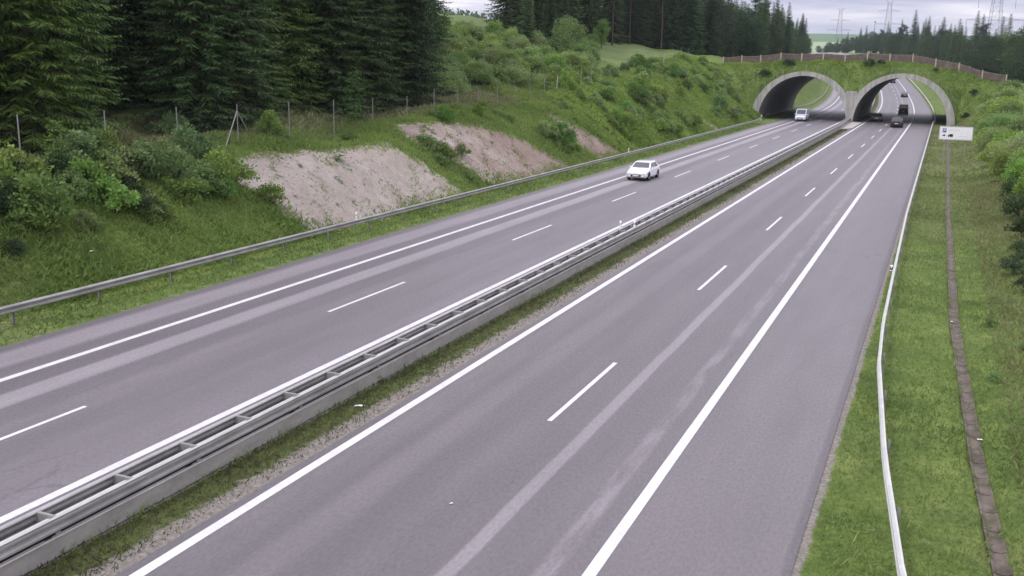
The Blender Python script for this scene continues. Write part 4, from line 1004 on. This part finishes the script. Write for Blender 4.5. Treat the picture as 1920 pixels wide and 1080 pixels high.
while n < 82:
    s = U(108, 190); u = -31.8-U(0, 1)**1.1*13
    if not clear(u, s, .12): continue
    if s > 165 and u < -40: continue
    pr = random.choice(shb[:2]+shb); k_ = U(.6, 1.35); place(pr, on_ground(u, s, -.15), k_, U(0, 6.28), looks(pr, k_)+' shrub '+where(u, s), 'shrub', 'shrubs on the slope towards the left arch', 'shrub'); n += 1
n = 0
while n < 130:
    s = U(84, 172); u = -46-U(0, 30)
    if u/s < -.60 or u/s > -.335 or (u < -58 and s > 150) or s < -u*1.9: continue
    pr = random.choice(shb[:2]+bigs+bigs); place(pr, on_ground(u, s, -.2), U(.55, .95)*(1 if pr in bigs else 1.4), U(0, 6.28), ('bright green bush in the clearing, '+('near the left forest' if u/s < -.52 else ('in the middle' if u/s < -.43 else 'near the meadow'))+(', by the game fence' if u > -54 else (', far up' if u < -66 else ', half way up'))+(', %s' % ('near part' if s < 112 else ('middle part' if s < 135 else 'far part')))), 'shrub', 'shrubs of the clearing between the forests'); n += 1
for u, s, k_, lab in ((2.3, 33.2, .22, 'low green plant right of the drainage channel, nearest the camera'), (2.5, 40.5, .25, 'low green plant right of the drainage channel, farther up the verge'), (3.4, 37.0, .22, 'small leafy plant on the right bank near the picture edge')):
    place(shb[2], on_ground(u, s, -.03), k_, U(0, 6), lab, 'plant', name='leafy_plant')
# right bank
for k, (pi_, u, s, sc_, lab) in enumerate([(1, 4.1, 45.8, .6, 'small dark shrub on the right bank, nearest of its row'), (0, 4.1, 50.5, .85, 'rounded dark shrub on the right bank, second of its row'), (1, 4.3, 54.5, .65, 'small dark shrub on the right bank, third of its row'),
                              (0, 5.0, 60.5, 1.1, 'dark spreading shrub on the right bank beside brown grass'), (1, 5.1, 68.0, 1.1, 'dark shrub under the large bright bushes on the right'), (1, 5.4, 76.0, 1.15, 'wide dark shrub at the foot of the bright bushes at the right edge')]):
    place(drk[pi_], on_ground(u, s, -.1), sc_, U(0, 6.28), lab, 'shrub', name='dark_shrub')
for (u, s, sc_) in [(6.4, 90, .85), (7.6, 98, 1.0), (6.2, 104, .75), (8.2, 108, 1.0), (7.0, 114, .95), (9.4, 118, 1.1), (7.2, 124, .9), (8.8, 130, 1.05), (7.4, 138, .9), (10, 136, 1.1), (8.6, 146, 1.0), (10.6, 150, 1.15), (8.0, 156, .85), (11, 162, 1.1), (9.4, 168, .95), (11.8, 174, 1.1), (9.8, 180, .9), (12.5, 184, 1.0), (6.8, 82, .8), (6.9, 74, .7), (7.6, 87, .9), (6.5, 95, .6), (8.4, 102, .9), (6.9, 119, .7), (7.3, 131, .75), (8.0, 142, .8), (9.0, 152, .8), (8.2, 163, .8), (9.0, 173, .85)]:
    place(random.choice(bigs), on_ground(u-interp(s, [80, 110, 150, 185], [1.0, 1.6, 2.6, 3.0]), s, -.2), sc_*.92, U(0, 6.28), 'large bright green bush on the right bank, '+('near the dark shrubs' if s < 92 else ('before the road sign' if s < 108 else ('behind the road sign' if s < 128 else ('nearer the arch' if s < 150 else ('short of the right arch' if s < 168 else 'beside the right arch')))))+(', front side' if u < interp(s, [80, 185], [7.0, 10]) else ', back side'), 'shrub', 'large bright bushes on the right bank', 'large_shrub')
for k in range(20):
    s = U(248, 420); u = -33.0-U(0, 6); place(random.choice(shb+bigs), on_ground(u, s, -.2), U(.6, 1.1), U(0, 6.28), 'green bush on the embankment seen through the left arch', 'shrub', 'bushes on the embankment beyond the left arch', 'shrub')
for k in range(10):
    place(random.choice(bigs), on_ground(U(-44, -34), U(165, 190), -.2), U(.4, .6), U(0, 6.28), 'bush growing on the bank beside the left end of the screen fence', 'shrub', 'bushes beside the left end of the screen fence', 'shrub')

# ------------------------------------------------------------------ uncountable cover
def cover(name, n, usampler, ssampler, ll, lw, up, mt, zoff=0.0, keep=None, hgt=None, zf=None):
    C = []; 
    while len(C) < n:
        s = ssampler(); u = usampler(s)
        if keep and not keep(u, s): continue
        if zf: x, y, z = u, s, zf(u, s)
        else: x, y, _ = pos(u, s); z = T_us(u, s)
        C.append((x, y, z))
    C = np.array(C); A = unit(rng.normal(size=(n, 3))*np.array([1, 1, .3])+[0, 0, up]); sc_ = rng.uniform(.5, 1.3, n)
    sp_ = noise_np(C[:, 0]*.35, C[:, 1]*.35); sc_ = sc_*(.65+.7*sp_)
    P = C+A*(ll*sc_*.42)[:, None]; P[:, 2] += zoff*rng.random(n)
    if hgt: P[:, 2] += hgt*rng.random(n)*sp_
    N = unit(rng.normal(size=(n, 3))*[1, 1, .4]); tone = np.clip(.15+.45*rng.random(n)+.55*(noise_np(C[:, 0]*.21+9, C[:, 1]*.21)-.3), 0, 1)
    Q = leaves(P, A, ll*sc_, lw*sc_, N); o = link(name, quads_mesh(name, Q, tone), M[mt]); tag(o, kind='stuff'); return o
def noise_np(x, y):
    v = np.sin(x*1.7+np.sin(y*1.3)*1.5)+np.sin(y*2.1+np.sin(x*1.9)*1.4)+.6*np.sin(x*4.7+y*3.9)+.5*np.sin(x*8.3-y*7.1)
    return np.clip(.5+v/6.2, 0, 1)
okp = lambda u, s: soil_at(u, s) < .25+.6*random.random()**2
tag(cover('bank_weeds', 122000, lambda s: -30.4-U(0, 1)*9.5, lambda: 10+U(0, 1)**1.25*95, .30, .07, 1.1, 'weeds', 0, okp, .35), 'rough grass and weeds covering the near left cutting slope')
tag(cover('bank_weeds', 85000, lambda s: -30.8-U(0, 1)*16, lambda: U(100, 193), .42, .13, 1.0, 'weeds', 0, okp, .4), 'rough grass and weeds covering the far left cutting slope')
tag(cover('forest_edge_grass', 26000, lambda s: U(-49, -38), lambda: U(12, 110), .42, .13, 1.2, 'drygrass', 0, None, .1), 'long dry grass along the game fence')
tag(cover('verge_grass', 95000, lambda s: U(-1.55, 7.0), lambda: 15+U(0, 1)**1.5*85, .14, .024, 1.3, 'grass', 0, lambda u, s: abs(u-CHX(s)) > .10+.13*random.random() or math.sin(s*.9)+math.sin(s*2.3+1) > .9 and random.random() < .5), 'mown grass of the right verge')
tag(cover('verge_grass', 30000, lambda s: U(-1.4, 9.5), lambda: U(60, 193), .26, .06, 1.1, 'drygrass', 0, lambda u, s: abs(u-.97) > .25), 'coarse grass of the right bank')
tag(cover('verge_grass', 14000, lambda s: U(2.4, 7.0), lambda: U(22, 90), .26, .05, 1.2, 'drygrass', 0, None), 'dry tufts on the right bank')
tag(cover('median_grass', 24000, lambda s: U(-14.85, -13.3)+U(-.1, .1), lambda: 10+U(0, 1)**1.6*160, .13, .026, 1.2, 'medgrass', 0, lambda u, s: random.random() < interp(u, [-14.9, -14.3, -13.7, -13.2], [1, .95, .55, .04])), 'short grass in the median strip')
tag(cover('roadside_grass', 26000, lambda s: U(-30.6, -27.7), lambda: 10+U(0, 1)**1.3*168, .19, .04, 1.2, 'grass', 0, None), 'grass under the left crash barrier')
tag(cover('bridge_grass', 32000, lambda s: U(-48, 14), lambda: U(193.6, 201), .30, .12, 1.0, 'weeds', 0, lambda u, s: berm_z(u, s) > T(u, s), .1, berm_z), 'rough grass on the slope over the arches')

def rubble():
    m = MB()
    for k in range(900):
        pl = random.choice(SOIL[:3]); u = U(-37, -31); s = U(min(p[1] for p in pl), max(p[1] for p in pl))
        if pdist(u, s, pl) < .1: continue
        r_ = U(.02, .07)*(2.2 if random.random() < .04 else 1); c = on_ground(u, s, r_*.3); q = [Vector((U(-1, 1), U(-1, 1), U(-.6, .9))).normalized()*r_*U(.7, 1.2) for _ in range(6)]
        a = [c+Vector((r_*math.cos(t_)*U(.7, 1.2), r_*math.sin(t_)*U(.7, 1.2), 0)) for t_ in (0, 1.3, 2.5, 3.8, 5.0)]; top = c+Vector((0, 0, r_*.9)); bt = c-Vector((0, 0, r_))
        for i in range(5): m.face([a[i], a[(i+1) % 5], top]); m.face([a[(i+1) % 5], a[i], bt])
    tag(m.build('rubble', simple('pale_stones', (.33, .29, .25), .9, .2, var=.4, scale=.8), merge=False), 'loose stones on the bare patches of the cutting', kind='stuff')
rubble()
# misty wood on the hill beyond the clearing
C = []; 
for k in range(700):
    x = U(-520, -205); y = U(560, 760); z = hill_z(x, y); h = U(7, 12); nq = 16
    a = rng.uniform(0, 6.28, nq); f = rng.random(nq); rr = 2.6*(1-f)+.3
    C.append(np.stack([x+rr*np.cos(a), y+rr*np.sin(a), z+h*f], 1))
C = np.concatenate(C); Q = leaves(C, unit(rng.normal(size=C.shape)*[.5, .5, .3]+[0, 0, -.8]), rng.uniform(2.2, 3.6, len(C)), rng.uniform(1.4, 2.4, len(C)))
tag(link('distant_wood', quads_mesh('distant_wood', Q, rng.random(len(C))), M['spruce']), 'hazy wood on the far hill between the two forests', kind='stuff')

tag(cover('clearing_weeds', 60000, lambda s: -46-U(0, 1)*32, lambda: U(84, 176), .6, .2, 1.0, 'weeds', 0, lambda u, s: -.62 < u/s < -.33 and not (u < -58 and s > 152), .7), 'tall fresh growth filling the clearing between the two forests')
tag(cover('patch_tufts', 4200, lambda s: U(-37, -30.8), lambda: U(43, 105), .24, .06, 1.1, 'weeds', 0, lambda u, s: .1 < soil_at(u, s) and float(noise_np(np.array(u*1.1+3), np.array(s*.8))) > .66-.25*(soil_at(u, s) < .9), .12), 'grass tufts spreading over the bare patches')
# taller weeds that break up the mown verge and the barrier foot
tag(cover('tall_weeds', 5200, lambda s: random.choice([U(-14.9, -14.5), U(-1.25, 6), U(2, 7), U(1, 7)]), lambda: 13+U(0, 1)**1.5*110, .26, .028, 1.5, 'weeds', 0, None, .06), 'taller weeds along the barriers and in the verge')
for o in [o for o in bpy.data.objects if o.parent is None and o.type == 'EMPTY' and 'label' not in o]:          # prototypes that were never placed
    for ch in list(o.children): bpy.data.objects.remove(ch)
    bpy.data.objects.remove(o)

# ------------------------------------------------------------------ air
def haze(dens):
    m = bpy.data.materials.new('haze'); m.use_nodes = True; t = m.node_tree; t.nodes.clear()
    o_ = t.nodes.new('ShaderNodeOutputMaterial'); v = t.nodes.new('ShaderNodeVolumePrincipled')
    v.inputs['Color'].default_value = (.80, .92, 1.0, 1); v.inputs['Density'].default_value = dens; v.inputs['Anisotropy'].default_value = .1
    t.links.new(v.outputs[0], o_.inputs['Volume'])
    mb = MB(); mb.box((-500, 2800, 62), (9400, 7400, 150)); o = mb.build('haze', m); tag(o, kind='stuff')
haze(.00011)
